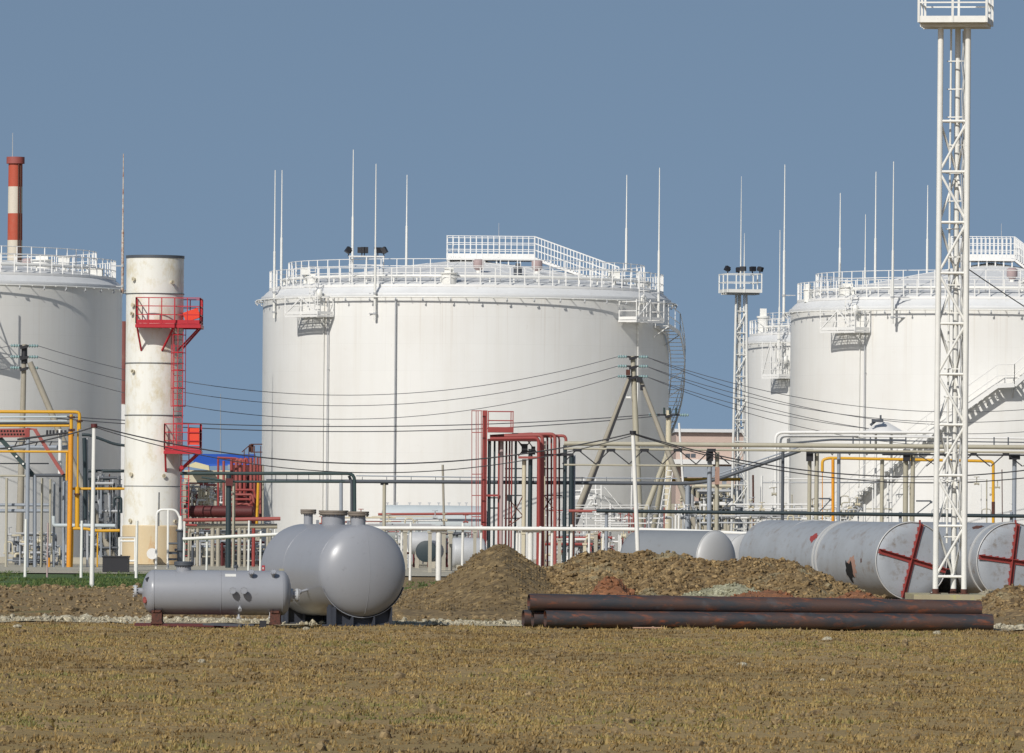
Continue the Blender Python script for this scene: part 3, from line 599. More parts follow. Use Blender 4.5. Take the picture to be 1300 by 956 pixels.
mb = MB(); xa = PX(1160,223.6); xb = PX(1254,223.6); mb.box(xa,xb,223.6,228.6,-.15,.49); solo('concrete_footing',mb,paint('footing_concrete',(.36,.32,.21),.9,(.42,.40,.16),.6,1.6,.3),'large yellowish concrete block that carries the tall white mast','concrete block')
mast(1207,226,.49,ZY(1207,31,226),.90,.86,2.13,R_(-8.7),'tall white lattice mast with a railed platform, standing on the concrete block',zig=1.59,rust_feet=True,bracetop=ZY(1207,143,226),lr=.090,lights=((.5,.6,.3,-.2),(.3,-.2,.8,-.3)))
Yf = 430.0
mast(937,Yf,0,ZY(940,372,Yf),1.1,.62,2.1,R_(12),'slender white lattice mast with dark floodlights round its small platform',rodpx=((940,ZY(940,224,Yf)),(944.5,ZY(944,296,Yf))),zig=1.3,lr=.075,
  lights=((-1,-.9,-1.2,.5),(-.1,-1,-.3,0),(.15,1,.2,.2),(1,-.7,1.1,-.3),(.5,-.9,.6,.1)))
# ================================================================ storage tanks
def tank(px, Y, Rpx, label, eave_y, roof_y, rods=(), rimplat=(), risers=(), vents=(), hatches=(), top=None, lights=None, stair=None, stair_land=None, mat='shell', posts=84, boxes=(), light_y=None, ringpipe=True):
    s = F/Y; R = Rpx/s; H = ZY(px, eave_y, Y-R); hr = ZY(px, roof_y, Y)-H; cx = PX(px, Y, H)
    th = thing('storage_tank', label, 'storage tank', (cx,Y,0), 'white cylindrical storage tanks')
    def pt(phi, r, z): return V(cx+r*math.sin(phi), Y-r*math.cos(phi), z)
    def ph(x, back=False, r=None):
        v = max(-1,min(1,((x-px)/s)/(r or R))); a = math.asin(v); return math.pi-a if back else a
    # shell with UVs in metres
    n = 160; rows = 6; vs = []; fs = []
    for j in range(rows+1):
        for i in range(n+1): vs.append(pt(2*math.pi*i/n+math.pi, R, H*j/rows))
    for j in range(rows):
        for i in range(n): k = j*(n+1)+i; fs.append((k,k+1,k+n+2,k+n+1))
    me = new_mesh('shell',vs,fs,(cx,Y,0),60); uvl = me.uv_layers.new(name='UVMap'); data = []
    for j in range(rows):
        for i in range(n):
            a = R*2*math.pi*i/n; b = R*2*math.pi*(i+1)/n; z0 = H*j/rows; z1 = H*(j+1)/rows; data += [a,z0,b,z0,b,z1,a,z1]
    uvl.data.foreach_set('uv', data); me.materials.append(M[mat]); o = bpy.data.objects.new('shell', me); COL.objects.link(o); o.parent = th; sh = o
    # roof
    mb = MB(); prof = [(-.10,R+.001),(-.10,R+.10),(-.02,R+.11),(.06,R+.08),(.10,R-.02)]+[(.10+(hr-.5)*(1-k)+.4*min(1,(1-k)/.06)**.7+.12*math.sin(math.pi*k), (R-.02)*k) for k in (.985,.97,.955,.94,.9,.8,.7,.6,.5,.4,.3,.2,.1,.02)]
    mb.lathe((cx,Y,H),(0,0,1),prof,128,False,True); part(th,'roof',mb,M['roofw'],angle=35)
    def rz(r): k = min(r,R-.01)/R; return H+.10+(hr-.5)*(1-k)+.4*min(1,(1-k)/.06)**.7+.12*math.sin(math.pi*k)
    # spray ring pipe under the eave
    if ringpipe:
        mb = MB(); rr = R+.36; mb.tube([pt(2*math.pi*i/128, rr, H-.16) for i in range(128)], .045, 8, True)
        for i in range(48): a = 2*math.pi*i/48; mb.beam(pt(a,R+.0,H-.12),pt(a,rr+.10,H-.19),.03,.03)
        part(th,'spray_ring',mb,M['white'])
        mb = MB()
        for i in range(48): a = 2*math.pi*(i+.5)/48; mb.tube([pt(a,rr,H-.16),pt(a,rr+.06,H-.30),pt(a,rr-.02,H-.36)],[.03,.035,.06],6)
        part(th,'spray_nozzles',mb,M['galv'])
    # pipe ring on the roof
    mb = MB(); rr = R*.90; zz = rz(rr)+.30; mb.tube([pt(2*math.pi*i/96, rr, zz) for i in range(96)], .09, 8, True)
    for i in range(48): a = 2*math.pi*i/48; mb.beam(pt(a,rr,zz-.34),pt(a,rr,zz),.07,.07)
    part(th,'foam_ring_pipe',mb,M['white'])
    # guard rail
    mb = MB(); rg = R-.38; zg = rz(rg)
    for i in range(posts): a = 2*math.pi*i/posts; mb.beam(pt(a,rg,zg-.1),pt(a,rg,zg+1.05),.06,.06)
    for z in (.5,1.03): mb.tube([pt(2*math.pi*i/96,rg,zg+z) for i in range(96)], .020, 6, True)
    mb.lathe((cx,Y,zg-.02),(0,0,1),[(0,rg+.02),(.0,rg+.04),(.13,rg+.04),(.13,rg+.02)],96,False,False)
    part(th,'guard_rail',mb,M['rail'])
    mb = MB(); ra = R*.875; za = rz(ra)+.02; np_ = int(posts*.78)
    for i in range(np_): a = 2*math.pi*i/np_; mb.beam(pt(a,ra,za-.1),pt(a,ra,za+1.2),.05,.05)
    for z in (.42,.80,1.18): mb.tube([pt(2*math.pi*i/96,ra,za+z) for i in range(96)], .022, 6, True)
    part(th,'inner_guard_rail',mb,M['rail'])
    # meridian gutters, shallow seams of roof
    mb = MB()
    for i in range(24): a = 2*math.pi*(i+.3)/24; mb.tube([pt(a,R*k,rz(R*k)+.005) for k in (.97,.8,.6,.4,.2)],.018,4)
    part(th,'roof_seams',mb,M['roofw'])
    for (x,ytop,ybot,back,extra) in rods:
        a = ph(x,back,R+(0.30 if not back else -.4)); r = R+.30 if not back else R-.4; z1 = ZY(x,ytop,Y-r*math.cos(a)); z0 = ZY(x,ybot,Y-r*math.cos(a)); X = PX(x,Y-r*math.cos(a),z0+1); q = V(X,Y-r*math.cos(a),0)
        mb = MB(); mb.tube([V(q.x,q.y,z0),V(q.x,q.y,z0+(z1-z0)*.45),V(q.x,q.y,z0+(z1-z0)*.452),V(q.x,q.y,z1)],[.075,.065,.045,.022],10)
        rd = part(th,'lightning_rod',mb,M['rodrust'] if extra == 'rust' else M['white'], 'rod with rusty streaks' if extra == 'rust' else None)
        if not back:
            mb = MB()
            for zc in (z0+.35,z0+1.45): c2 = pt(a,R,zc); mb.beam(c2,V(q.x,q.y,zc),.07,.06); mb.cyl(V(q.x,q.y,zc-.05),V(q.x,q.y,zc+.05),.11,10); mb.beam(c2-V(.25,0,0),c2+V(.25,0,0),.05,.05)
            part(rd,'bracket',mb,M['galv'])
        elif extra == 'tripod':
            mb = MB(); zr = rz(R-.4)
            for u in (-.5,.5): mb.beam(V(q.x+u,q.y,zr),V(q.x,q.y,zr+1.5),.05,.05)
            part(rd,'tripod',mb,M['white'])
    # hanging rim platforms
    for (x0,x1,yb,lad) in rimplat:
        xm = (x0+x1)/2; a = ph(xm); w = (x1-x0)/s/max(.35,math.cos(a)); w = min(w,2.6); zb = ZY(xm,yb,Y-R-.6); t = V(math.cos(a),math.sin(a),0); nrm = V(math.sin(a),-math.cos(a),0); c = pt(a,R,zb); dp = 1.25; hh = H-.1-zb
        mb = MB(); pts = [c-t*w/2+nrm*.03, c+t*w/2+nrm*.03, c+t*w/2+nrm*dp, c-t*w/2+nrm*dp]; [mb.beam(c+t*(-w/2+w*k/22)+nrm*.03+V(0,0,.015),c+t*(-w/2+w*k/22)+nrm*dp+V(0,0,.015),.034,.03) for k in range(23)]; [mb.beam(c-t*w/2+nrm*(dp*k/7)+V(0,0,-.012),c+t*w/2+nrm*(dp*k/7)+V(0,0,-.012),.022,.02) for k in range(1,7)]
        for k in range(0,9,2): q = -w/2+w*k/8; mb.beam(c+t*q+nrm*.03+V(0,0,-.03),c+t*q+nrm*dp+V(0,0,-.03),.035,.06)
        for k in (0.05,dp): mb.beam(c-t*w/2+nrm*k+V(0,0,-.03),c+t*w/2+nrm*k+V(0,0,-.03),.05,.10)
        pl = part(th,'rim_platform',mb,M['rail'])
        mb = MB(); cor = [c-t*w/2+nrm*.08, c-t*w/2+nrm*dp, c+nrm*dp, c+t*w/2+nrm*dp, c+t*w/2+nrm*.08]
        for p in cor: mb.beam(V(p.x,p.y,zb),V(p.x,p.y,zb+hh),.05,.05)
        for z in (.15,.55,1.05):
            for p,q in zip(cor,cor[1:]): mb.beam(V(p.x,p.y,zb+z),V(q.x,q.y,zb+z),.035 if z>.2 else .03,.035 if z > .2 else .16)
        mb.beam(cor[1]+V(0,0,.1),cor[2]+V(0,0,hh-.1),.06,.06); mb.beam(cor[2]+V(0,0,hh-.1),cor[3]+V(0,0,.1),.05,.05)
        part(pl,'railing',mb,M['rail'])
        mb = MB(); lo = c+nrm*.55+t*.15
        for u in (-.22,.22): mb.beam(V(*(lo+t*u).xy,zb),V(*(lo+t*u).xy,H+1.5),.045,.045)
        z = zb+.2
        while z < H+1.4: mb.beam(V(*(lo-t*.22).xy,z),V(*(lo+t*.22).xy,z),.03,.03); z += .28
        for zz in (H+.4,H+.9,H+1.4): mb.tube([V(*(lo+t*.38*math.cos(b)+nrm*(.1+.4*math.sin(b))).xy,zz) for b in [math.pi*i/6 for i in range(7)]],.02,5)
        part(pl,'ladder',mb,M['rail'])
        if lad:
            mb = MB(); q = c+t*.55+nrm*.06; mb.tube(bend([V(q.x,q.y,0),V(q.x,q.y,zb+.9),V(*(q+nrm*.35).xy,zb+1.15),V(*(q+nrm*.35).xy,zb+1.5)],.2),.03,8); mb.lathe(V(*(q+nrm*.35).xy,zb+.95),(0,0,1),[(0,.10),(.1,.17),(.4,.17),(.5,.1)],12); part(pl,'foam_chamber',mb,M['white'])
    for (x, rr_) in risers:
        a = ph(x); mb = MB(); q = pt(a,R+.16,0); mb.tube([q,V(q.x,q.y,H-.2)],rr_,8)
        for k in range(5): mb.beam(pt(a,R,1.5+k*3),pt(a,R+.16,1.5+k*3),.05,.05)
        part(th,'riser_pipe',mb,M['galv'])
    for (x, y, rfrac) in vents:
        r = R*rfrac; a = math.asin(max(-1,min(1,(x-px)/s/r))); z = rz(r); q = pt(a,r,z); zt = ZY(x,y,q.y)
        mb = MB(); mb.cyl(V(q.x,q.y,z-.05),V(q.x,q.y,zt-.55),.13,12); vt = part(th,'vent',mb,M['white']); mb = MB(); mb.lathe((q.x,q.y,zt-.62),(0,0,1),[(0,.14),(.12,.27),(.16,.30),(.55,.30),(.62,.18)],16); part(vt,'vent_cap',mb,M['pinkgrey'])
    for (x, rfrac, w, h, drk) in hatches:
        r = R*rfrac; a = math.asin(max(-1,min(1,(x-px)/s/r))); z = rz(r); q = pt(a,r,z); mb = MB(); mb.cyl(V(q.x,q.y,z-.1),V(q.x,q.y,z+h*.6),w*.42,16); mb.cyl(V(q.x,q.y,z+h*.6),V(q.x,q.y,z+h*.68),w*.5,16); mb.box(q.x-w*.25,q.x+w*.25,q.y-w*.25,q.y+w*.25,z+h*.68,z+h); part(th,'roof_hatch',mb,M['dkgrey'] if drk else M['white'])
    for (x0,x1,y0,y1,rfrac) in boxes:
        xm = (x0+x1)/2; r = R*rfrac; a = math.asin(max(-1,min(1,(xm-px)/s/r))); q = pt(a,r,0); z1 = ZY(xm,y0,q.y); z0 = ZY(xm,y1,q.y); w = (x1-x0)/s
        mb = MB(); mb.box(q.x-w/2,q.x+w/2,q.y-.3,q.y+.3,z0,z1); mb.cyl(V(q.x,q.y,rz(r)-.1),V(q.x,q.y,z0),.12,10); mb.box(q.x-w/2-.04,q.x+w/2+.04,q.y-.34,q.y+.34,z1,z1+.05); part(th,'foam_box',mb,M['white'])
    if top:
        x0,x1,yf,yr,sx,sy = top; zf = ZY(x0,yf,Y-1); w0 = PX(x0,Y,zf); w1 = PX(x1,Y,zf)
        mb = MB(); mb.box(w0,w1,Y-1.6,Y+1.2,zf-.14,zf); 
        for k in range(8): xx = w0+.15+(w1-w0-.3)*k/7; mb.beam(V(xx,Y-1.45,rz(abs(xx-cx)*.5+1.4)-.1),V(xx,Y-1.45,zf-.1),.07,.07)
        pl = part(th,'top_platform',mb,M['rail'])
        mb = MB(); hh = 1.22; k = 15
        for i in range(k+1):
            xx = w0+.03+(w1-w0-.06)*i/k
            for yy in (Y-1.57,Y+1.17): mb.beam(V(xx,yy,zf),V(xx,yy,zf+hh),.045,.045)
        for i in range(1,4): mb.beam(V(w0+.03,Y-1.57+2.74*i/4,zf),V(w0+.03,Y-1.57+2.74*i/4,zf+hh),.045,.045)
        for z in (.12,.45,.82,1.2):
            for yy in (Y-1.57,Y+1.17): mb.beam(V(w0,yy,zf+z),V(w1,yy,zf+z),.035 if z > .2 else .02,.035 if z > .2 else .2)
            mb.beam(V(w0+.03,Y-1.57,zf+z),V(w0+.03,Y+1.17,zf+z),.035,.035)
        part(pl,'railing',mb,M['rail'])
        # roof stair to the right rim
        xe = PX(sx,Y-2,zf); ze = ZY(sx,sy,Y-2); mb = MB(); n_ = 26
        for yy in (Y-1.55,Y-.75):
            mb.beam(V(w1,yy,zf-.05),V(xe,yy,ze),.04,.16)
            for z in (.45,.82,1.2): mb.beam(V(w1,yy,zf+z),V(xe,yy,ze+z),.035,.035)
            for i in range(n_+1): t = i/n_; mb.beam(V(w1+(xe-w1)*t,yy,zf+(ze-zf)*t),V(w1+(xe-w1)*t,yy,zf+(ze-zf)*t+1.2),.04,.04)
        for i in range(40): t = i/40; mb.box(w1+(xe-w1)*t-.11,w1+(xe-w1)*t+.11,Y-1.53,Y-.77,zf+(ze-zf)*t-.04,zf+(ze-zf)*t-.01)
        part(th,'roof_stair',mb,M['rail'])
        mb = MB(); xx = PX(x0+66,Y,zf); mb.tube([V(xx,Y,zf-.5),V(xx,Y,zf+2.0)],[.03,.012],6); part(th,'antenna',mb,M['galv'])
    if lights:
        x0,x1,yb = lights; a0_ = 1; zb = ZY(x0,yb,Y-8); w0 = PX(x0,Y-8,zb); w1 = PX(x1,Y-8,zb); rr = 8.2; mb = MB(); mb.box(w0,w1,Y-8.6,Y-7.4,zb-.06,zb)
        for xx in (w0+.05,(w0+w1)/2,w1-.05):
            for yy in (Y-8.55,Y-7.45): mb.beam(V(xx,yy,rz(math.hypot(xx-cx,yy-Y))-.1),V(xx,yy,zb),.06,.06)
        lp = part(th,'light_platform',mb,M['rail'])
        mb = MB(); mb.beam(V(w0,Y-8.55,zb-.5),V(w1,Y-8.55,zb-.5),.04,.04); mb.beam(V(w0,Y-8.55,zb-.95),V(w1,Y-8.55,zb-.95),.04,.04); part(lp,'cross_bars',mb,M['rail'])
        for k,(f_,yaw,pit) in enumerate(((-.02,-1.3,.6),(.36,-.4,0),(.44,.1,.1),(.82,.2,-.05),(1.0,1.3,.5))): floodlight(lp, V(w0+(w1-w0)*f_,Y-8.3,zb+.32), yaw, pit, .40)
    if stair:
        # helical stair on the shell: list of (phi deg, z) runs
        mb = MB(); hb = MB(); sbm = MB(); ri, ro = R+.12, R+.90
        for (a0_,z0_),(a1_,z1_) in zip(stair,stair[1:]):
            a0r, a1r = R_(a0_), R_(a1_); ln = abs(a1r-a0r)*R; n_ = max(3,int(max(abs(z1_-z0_)/.21, ln/.5))); flat = abs(z1_-z0_) < .1
            for i in range(n_):
                t = (i+.5)/n_; a = a0r+(a1r-a0r)*t; z = z0_+(z1_-z0_)*t; da = (a1r-a0r)/n_*(.5 if flat else .42)
                vs = [pt(a-da,ri,z),pt(a+da,ri,z),pt(a+da,ro,z),pt(a-da,ro,z)]; vs += [v_+V(0,0,.035) for v_ in vs]
                mb.add(vs,[(3,2,1,0),(4,5,6,7),(0,1,5,4),(1,2,6,5),(2,3,7,6),(3,0,4,7)])
            m_ = max(4,int(ln/.5))
            for r_ in (ri,ro):
                pts = [pt(a0r+(a1r-a0r)*i/m_,r_,z0_+(z1_-z0_)*i/m_) for i in range(m_+1)]
                for p,q in zip(pts,pts[1:]): sbm.beam(p-V(0,0,.04),q-V(0,0,.04),.03,.24)
            pts = [pt(a0r+(a1r-a0r)*i/m_,ro,z0_+(z1_-z0_)*i/m_) for i in range(m_+1)]
            for hgt in (.5,1.1): hb.tube([p+V(0,0,hgt) for p in pts],.022,6)
            for p in pts[::2]: hb.beam(p,p+V(0,0,1.1),.035,.035)
            for i in range(0,m_+1,4): a = a0r+(a1r-a0r)*i/m_; z = z0_+(z1_-z0_)*i/m_; sbm.beam(pt(a,R,z-.7),pt(a,ro,z-.08),.05,.05)
        st_ = part(th,'spiral_stair',sbm,M['rail']); part(st_,'treads',mb,M['rail']); part(st_,'handrail',hb,M['rail'])
    return th, cx, R, H
M['rodrust'] = paint('rusty_rod',(.60,.55,.48),.6,(.32,.14,.07),.9,2)
YC = 403.0
T1 = tank(592,YC,258,'central white tank, the widest one in full view, with floodlights on its roof', 373.5, 329,
  rods=((348,216,404,False,None),(357,216,372,True,None),(447.5,190,345,True,None),(476,208,406,False,None),(516,222,340,True,None),(795,222,345,True,None),(836,213,405,False,None)),
  rimplat=((381,436,399,True),(775,824,405,True)), risers=((424,.03),(507.5,.04)),
  vents=((608,329,.62),(681,330,.62)), hatches=((572,.93,1.0,.8,False),(657,.7,.55,.7,True),(400,.9,.7,.5,False)), boxes=((770,785,346,356,.86),(386,396,341,349,.9)),
  top=(567,679,327,0,786,366), lights=(443,488,325), stair=((128,4.5),(115,6.3),(88,10.9),(76,12.8),(66,13.2)))
YR = 400.0
T2 = tank(1258,YR,254,'right white tank cut by the picture edge, with a stair climbing diagonally across its front', 389.5, 333,
  rods=((995,209,408,False,None),(1066,245,372,True,None),(1111,218,372,True,'tripod'),(1133,205,411,False,None),(1177,235,360,True,None)),
  rimplat=((1049,1101,419,True),), risers=((1091,.03),), vents=((1274,340,.60),), hatches=((1023,.96,.6,.9,False),(1070,.9,1.1,.6,False),(1290,.8,1.2,.6,False)),
  top=(1205,1286,328,0,1345,372), stair=((-68,0.05),(-46.6,3.1),(-2.0,9.85),(2.4,9.9),(26,14.4)))
YL = 387.0
T3 = tank(-113,YL,268,'left grey white tank cut by the picture edge, darkening towards the striped stack', 355.5, 318,
  rods=((155.5,195,372,False,'rust'),), rimplat=((-44,4,437,True),), vents=((40,328,.55),), hatches=((-20,.8,.9,.6,True),(60,.75,1.3,.6,False)), boxes=((79,93,327,336,.80),(117,134,342,352,.93)), mat='shellg',
  stair=None)
YF = 495.0
T4 = tank(1155,YF,210,'distant white tank, mostly hidden behind the right tank, lower in the picture', 431.5, 396,
  rods=((989,292,470,False,None),(1098,272,395,True,None)), rimplat=((981,1001,478,True),), hatches=((967,.92,.9,1.6,False),), posts=70)
# ================================================================ chimneys
def XZ(px, py, Y): return PX(px,Y,ZY(px,py,Y)), ZY(px,py,Y)
Yc = 365.0; s = F/Yc
xt, zt = XZ(196.5,327,Yc); cx = PX(195.5,Yc,8); Rc = 36.5/s
ch = thing('chimney','thick white steel chimney with red platforms and a beige lower section','chimney',(cx,Yc,0))
zb = ZY(195,668,Yc); mb = MB(); zs = [ZY(195,y,Yc) for y in (617,527,461,373)]
prof = [(zb,Rc+.05),(zs[0],Rc+.03)]+[(z,Rc) for z in zs[1:]]+[(zt-.02,Rc-.0)]
mb.lathe((cx,Yc,0),(0,0,1),prof,64,False,False); mb.lathe((cx,Yc,0),(0,0,1),[(zt-.02,Rc),(zt-.02,Rc-.12),(zt-3,Rc-.12)],64,False,True)
def chim_mat():
    m, nt, b, co = start('chimney_white'); b.inputs['Roughness'].default_value = .6
    n = noise(nt, co, .5, 7, .7); c = mix(nt, (.74,.73,.66), (.80,.79,.74), n); n2 = noise(nt, co, 1.3, 8, .75, (1,1,.6)); c = mix(nt, c, (.55,.45,.24), ramp(nt, n2, [(.50,0),(.68,.65)]))
    n3 = noise(nt, co, 1, 5, .6, (3,3,.2)); c = mix(nt, c, (.56,.54,.48), ramp(nt, n3, [(.52,0),(.8,.4)])); nt.links.new(c, b.inputs['Base Color']); bump(nt, b, n, .3, .03); return m
shc = part(ch,'shaft',mb,chim_mat(),angle=50)
mb = MB()
for z in zs: mb.lathe((cx,Yc,z-.03),(0,0,1),[(0,Rc),(0,Rc+.045),(.035,Rc+.045),(.035,Rc)],64,False,False)
part(shc,'joint_band',mb,M['dkgrey'])
mb = MB(); mb.lathe((cx,Yc,zt-.05),(0,0,1),[(0,Rc),(0,Rc+.03),(.14,Rc+.03),(.14,Rc-.12)],64,False,False); part(ch,'top_rim',mb,M['dkgrey'])
m_, nt_, b_, co_ = start('beige_cladding'); b_.inputs['Roughness'].default_value = .8
n_ = noise(nt_, co_, .9, 7, .7); c_ = mix(nt_, (.60,.45,.24), (.62,.53,.38), n_); n2_ = noise(nt_, co_, 2.2, 6, .7, (1,1,.3)); c_ = mix(nt_, c_, (.50,.22,.06), ramp(nt_, n2_, [(.56,0),(.7,.6)])); nt_.links.new(c_, b_.inputs['Base Color'])
mb = MB(); mb.lathe((cx,Yc,0),(0,0,1),[(0,Rc+.10),(zb+.0,Rc+.10),(zb+.06,Rc+.04)],64,False,False); part(ch,'lower_section',mb,m_)
mb = MB()
for (x,y) in ((171,354),(217,358),(170,387),(169,398),(170,471),(168,602),(207,604),(167,661),(220,662)):
    X, z = XZ(x,y,Yc-Rc); a = math.asin(max(-1,min(1,(X-cx)/Rc))); d = V(math.sin(a),-math.cos(a),0); q = V(cx,Yc,z)+d*Rc; mb.cyl(q,q+d*.16,.07,10); mb.cyl(q+d*.13,q+d*.16,.11,10)
part(ch,'stub',mb,M['cream'])
def deck(root, boxes, z, h, name, mat, raildeck=(), panels=()):
    mb = MB()
    for (x0,x1,y0,y1) in boxes: mb.box(x0,x1,y0,y1,z-.04,z); 
    for (x0,x1,y0,y1) in boxes:
        for (a,b) in (((x0,y0),(x1,y0)),((x1,y0),(x1,y1)),((x1,y1),(x0,y1)),((x0,y1),(x0,y0))): mb.beam(V(*a,z-.13),V(*b,z-.13),.06,.16)
    pl = part(root,name,mb,mat); mb = MB()
    for path in raildeck:
        for (a,b) in zip(path,path[1:]):
            A = V(*a,z); B = V(*b,z); n = max(1,round((B-A).length/.62))
            for i in range(n+1): p = A+(B-A)*i/n; mb.beam(p,p+V(0,0,1.3),.05,.05)
            for zz in (.45,.88,1.3): mb.beam(A+V(0,0,zz),B+V(0,0,zz),.045,.045)
            mb.beam(A+V(0,0,.1),B+V(0,0,.1),.02,.18)
    part(pl,'railing',mb,mat); return pl
zd = ZY(215,411,Yc-2); xl = PX(173,Yc-2,zd); xm = PX(222,Yc-2,zd); xr = PX(257,Yc,zd)
pl = deck(ch,[(xl,xm,Yc-2.5,Yc-Rc-.02),(xm+.003,xr,Yc-2.3,Yc+.9)],zd,1.3,'upper_platform',M['brightred'],[[(xl,Yc-1.3),(xl,Yc-2.45),(xm,Yc-2.45)],[(xm,Yc-2.25),(xr-.03,Yc-2.25),(xr-.03,Yc+.85),(xm,Yc+.85)]])
for (xx,yy,tx) in ((xl+.05,Yc-2.4,cx-.6),(xm,Yc-2.4,cx+.45),(xr-.06,Yc-1.0,cx+1.2),(xr-.06,Yc+.6,cx+1.3)): a = math.asin(max(-1,min(1,(tx-cx)/Rc))); mb = MB(); mb.beam(V(xx,yy,zd-.1),V(tx,Yc-Rc*math.cos(a)*(1 if yy<Yc else -.2),zd-1.35),.08,.08); part(pl,'bracket',mb,M['brightred'])
mb = MB(); mb.beam(V(xr-.9,Yc-.4,zd+.35),V(xr-.15,Yc-.4,zd+.62),.5,.5); part(pl,'canvas_bundle',mb,M['orangered'])
zd2 = ZY(232,571,Yc-2); x0 = PX(209,Yc-1.7,zd2); x1 = PX(256,Yc-1,zd2)
pl2 = deck(ch,[(x0,x1,Yc-2.2,Yc-.6)],zd2,1.4,'lower_platform',M['brightred'],[[(x0,Yc-1.0),(x0,Yc-2.15),(x1-.03,Yc-2.15),(x1-.03,Yc-.65)]])
mb = MB(); xa = PX(238,Yc-2,zd2); mb.box(xa,x1-.08,Yc-2.11,Yc-2.09,zd2+.25,zd2+1.1); mb.box(x1-.10,x1-.08,Yc-2.1,Yc-.7,zd2+.25,zd2+1.1); part(pl2,'side_panel',mb,M['orangered'])
for (xx,yy,tx,dz) in ((x0+.05,Yc-2.1,x0+.05,-1.1),(x1-.06,Yc-2.0,cx+1.35,-1.05),(x1-.06,Yc-.8,cx+1.4,-1.05)): mb = MB(); mb.beam(V(xx,yy,zd2-.1),V(tx,Yc-Rc*math.sqrt(max(0,1-((tx-cx)/Rc)**2)) if abs(tx-cx)<Rc else Yc-.3,zd2+dz),.10,.10); part(pl2,'bracket',mb,M['brightred'])
def cage_ladder(root, x, y, z0, z1, mat, w=.45, cage=True, nm='ladder', d=-1):
    mb = MB()
    for u in (-w/2,w/2): mb.beam(V(x+u,y,z0),V(x+u,y,z1),.045,.045)
    z = z0+.15
    while z < z1-.1: mb.beam(V(x-w/2,y,z),V(x+w/2,y,z),.03,.03); z += .30
    if cage:
        z = z0+ (2.2 if z1-z0 > 4 else .3)
        hoop = [(w*.8*math.cos(b),.75*math.sin(b)) for b in [math.pi*i/8 for i in range(9)]]
        zz = z
        while zz < z1: mb.tube([V(x+p,y+d*q,zz) for p,q in hoop],.024,5); zz += .9
        for i in (0,2,4,6,8): p,q = hoop[i]; mb.beam(V(x+p,y+d*q,z),V(x+p,y+d*q,z1),.035,.035)
    return part(root,nm,mb,mat)
cage_ladder(ch, PX(226,Yc-1.6,8), Yc-1.55, zd2+.0, zd-.1, M['brightred'], .45)
cage_ladder(ch, PX(234,Yc-1.6,3), Yc-1.30, .3, zd2-.1, M['brightred'], .40, False)
# striped stacks far away
def stack(px, y0, Y, r, bands, label, capped=True, ytop=None, ant=None):
    x = PX(px,Y,20); zt_ = ZY(px,y0,Y); st = thing('striped_stack',label,'chimney',(x,Y,0)); b = [( -999, bands[0][1])]+[(ZY(px,yy,Y),c) for yy,c in bands[1:]]
    mb = MB(); mb.lathe((x,Y,0),(0,0,1),[(0,r*1.7),(zt_*.5,r*1.15),(zt_,r)],32,False,True); part(st,'shaft',mb,striped('stripes_%d'%px,b))
    if capped: mb = MB(); mb.lathe((x,Y,zt_-.6),(0,0,1),[(0,r+.01),(0,r*1.3),(.65,r*1.3),(.65,r*.7)],32,False,True); part(st,'crown',mb,M['pinkred'])
    mb = MB(); mb.beam(V(x+r*.9,Y-r*.7,zt_*.4),V(x+r*.78,Y-r*.7,zt_),.12,.12); mb.beam(V(x+r*.55,Y-r,zt_*.4),V(x+r*.5,Y-r,zt_),.10,.10); part(st,'ladder',mb,M['rust'])
    if ant: mb = MB(); mb.tube([V(x-.3,Y,zt_),V(x-.3,Y,zt_+2.4)],[.05,.03],5); part(st,'antenna',mb,M['galv'])
    return st
RD = (.46,.085,.045); WH = (.66,.60,.50)
stack(18,200,700,.68,[(0,WH),(305,RD),(271,WH),(237,RD)],'slim distant stack striped red and white above the left tank',ant=True)
stack(157,408,600,.50,[(0,(.62,.58,.52)),(513,(.22,.07,.06))],'slim dark red and white stack seen in the gap left of the white chimney',False)
def pp(x,y,Y): z = ZY(x,y,Y); return V(PX(x,Y,z),Y,max(z,-.05))
def run(root, pts, Y, r, mat, name='pipe', rb=.35, n=10, label=None, dy=0):
    q = [pp(x,y,Y+dy) if len(p_) == 2 else pp(x,y,p_[2]) for p_ in pts for (x,y) in [p_[:2]]]
    mb = MB(); mb.tube(bend(q,rb,4) if len(q) > 2 else q, r, n); return part(root,name,mb,M[mat],label)
def vert(root, x, y0, y1, Y, wpx, mat, name='column', label=None):
    r = wpx*Y/F/2; q0 = pp(x,y0,Y); z1 = ZY(x,y1,Y); z1 = -.1 if y1 >= 700 else max(-.1,z1); mb = MB(); mb.cyl(V(q0.x,Y,z1),q0,r,10); return part(root,name,mb,M[mat],label)
# ================================================================ power line
def conc_pole(px, ytop, Y, w, px_b=None, ybot=None):
    X, Z = XZ(px,ytop,Y); Xb = PX(px_b,Y,0) if px_b else PX(px,Y,0); mb = MB(); mb.tube([V(Xb,Y,-.1),V(X,Y,Z)],[w*.75,w*.45],10); return V(X,Y,Z), mb
YP = 378.0; YA = 371.0
def arms(root, X, Y, zlist, w, both=True):
    for z in zlist:
        mb = MB(); mb.beam(V(X-w,Y,z),V(X+w,Y,z),.09,.09); mb.beam(V(X-.2,Y-.2,z-.12),V(X+.2,Y-.2,z-.02),.18,.14); ar = part(root,'crossarm',mb,M['black'])
        for sg in (-1,1): mb = MB(); q = V(X+sg*w,Y,z); mb.lathe(q,(sg,0,0),[(0,.03),(.05,.10),(.12,.04),(.18,.11),(.25,.04),(.31,.11),(.38,.04),(.44,.10),(.5,.03)],10); part(ar,'insulator',mb,M['insul'])
pA, mb = conc_pole(31,437,YA,.27,24); rA = thing('power_pole','weathered power pole with a diagonal brace in front of the left tank','power pole',(PX(24,YA,0),YA,0)); part(rA,'pole',mb,M['wood'])
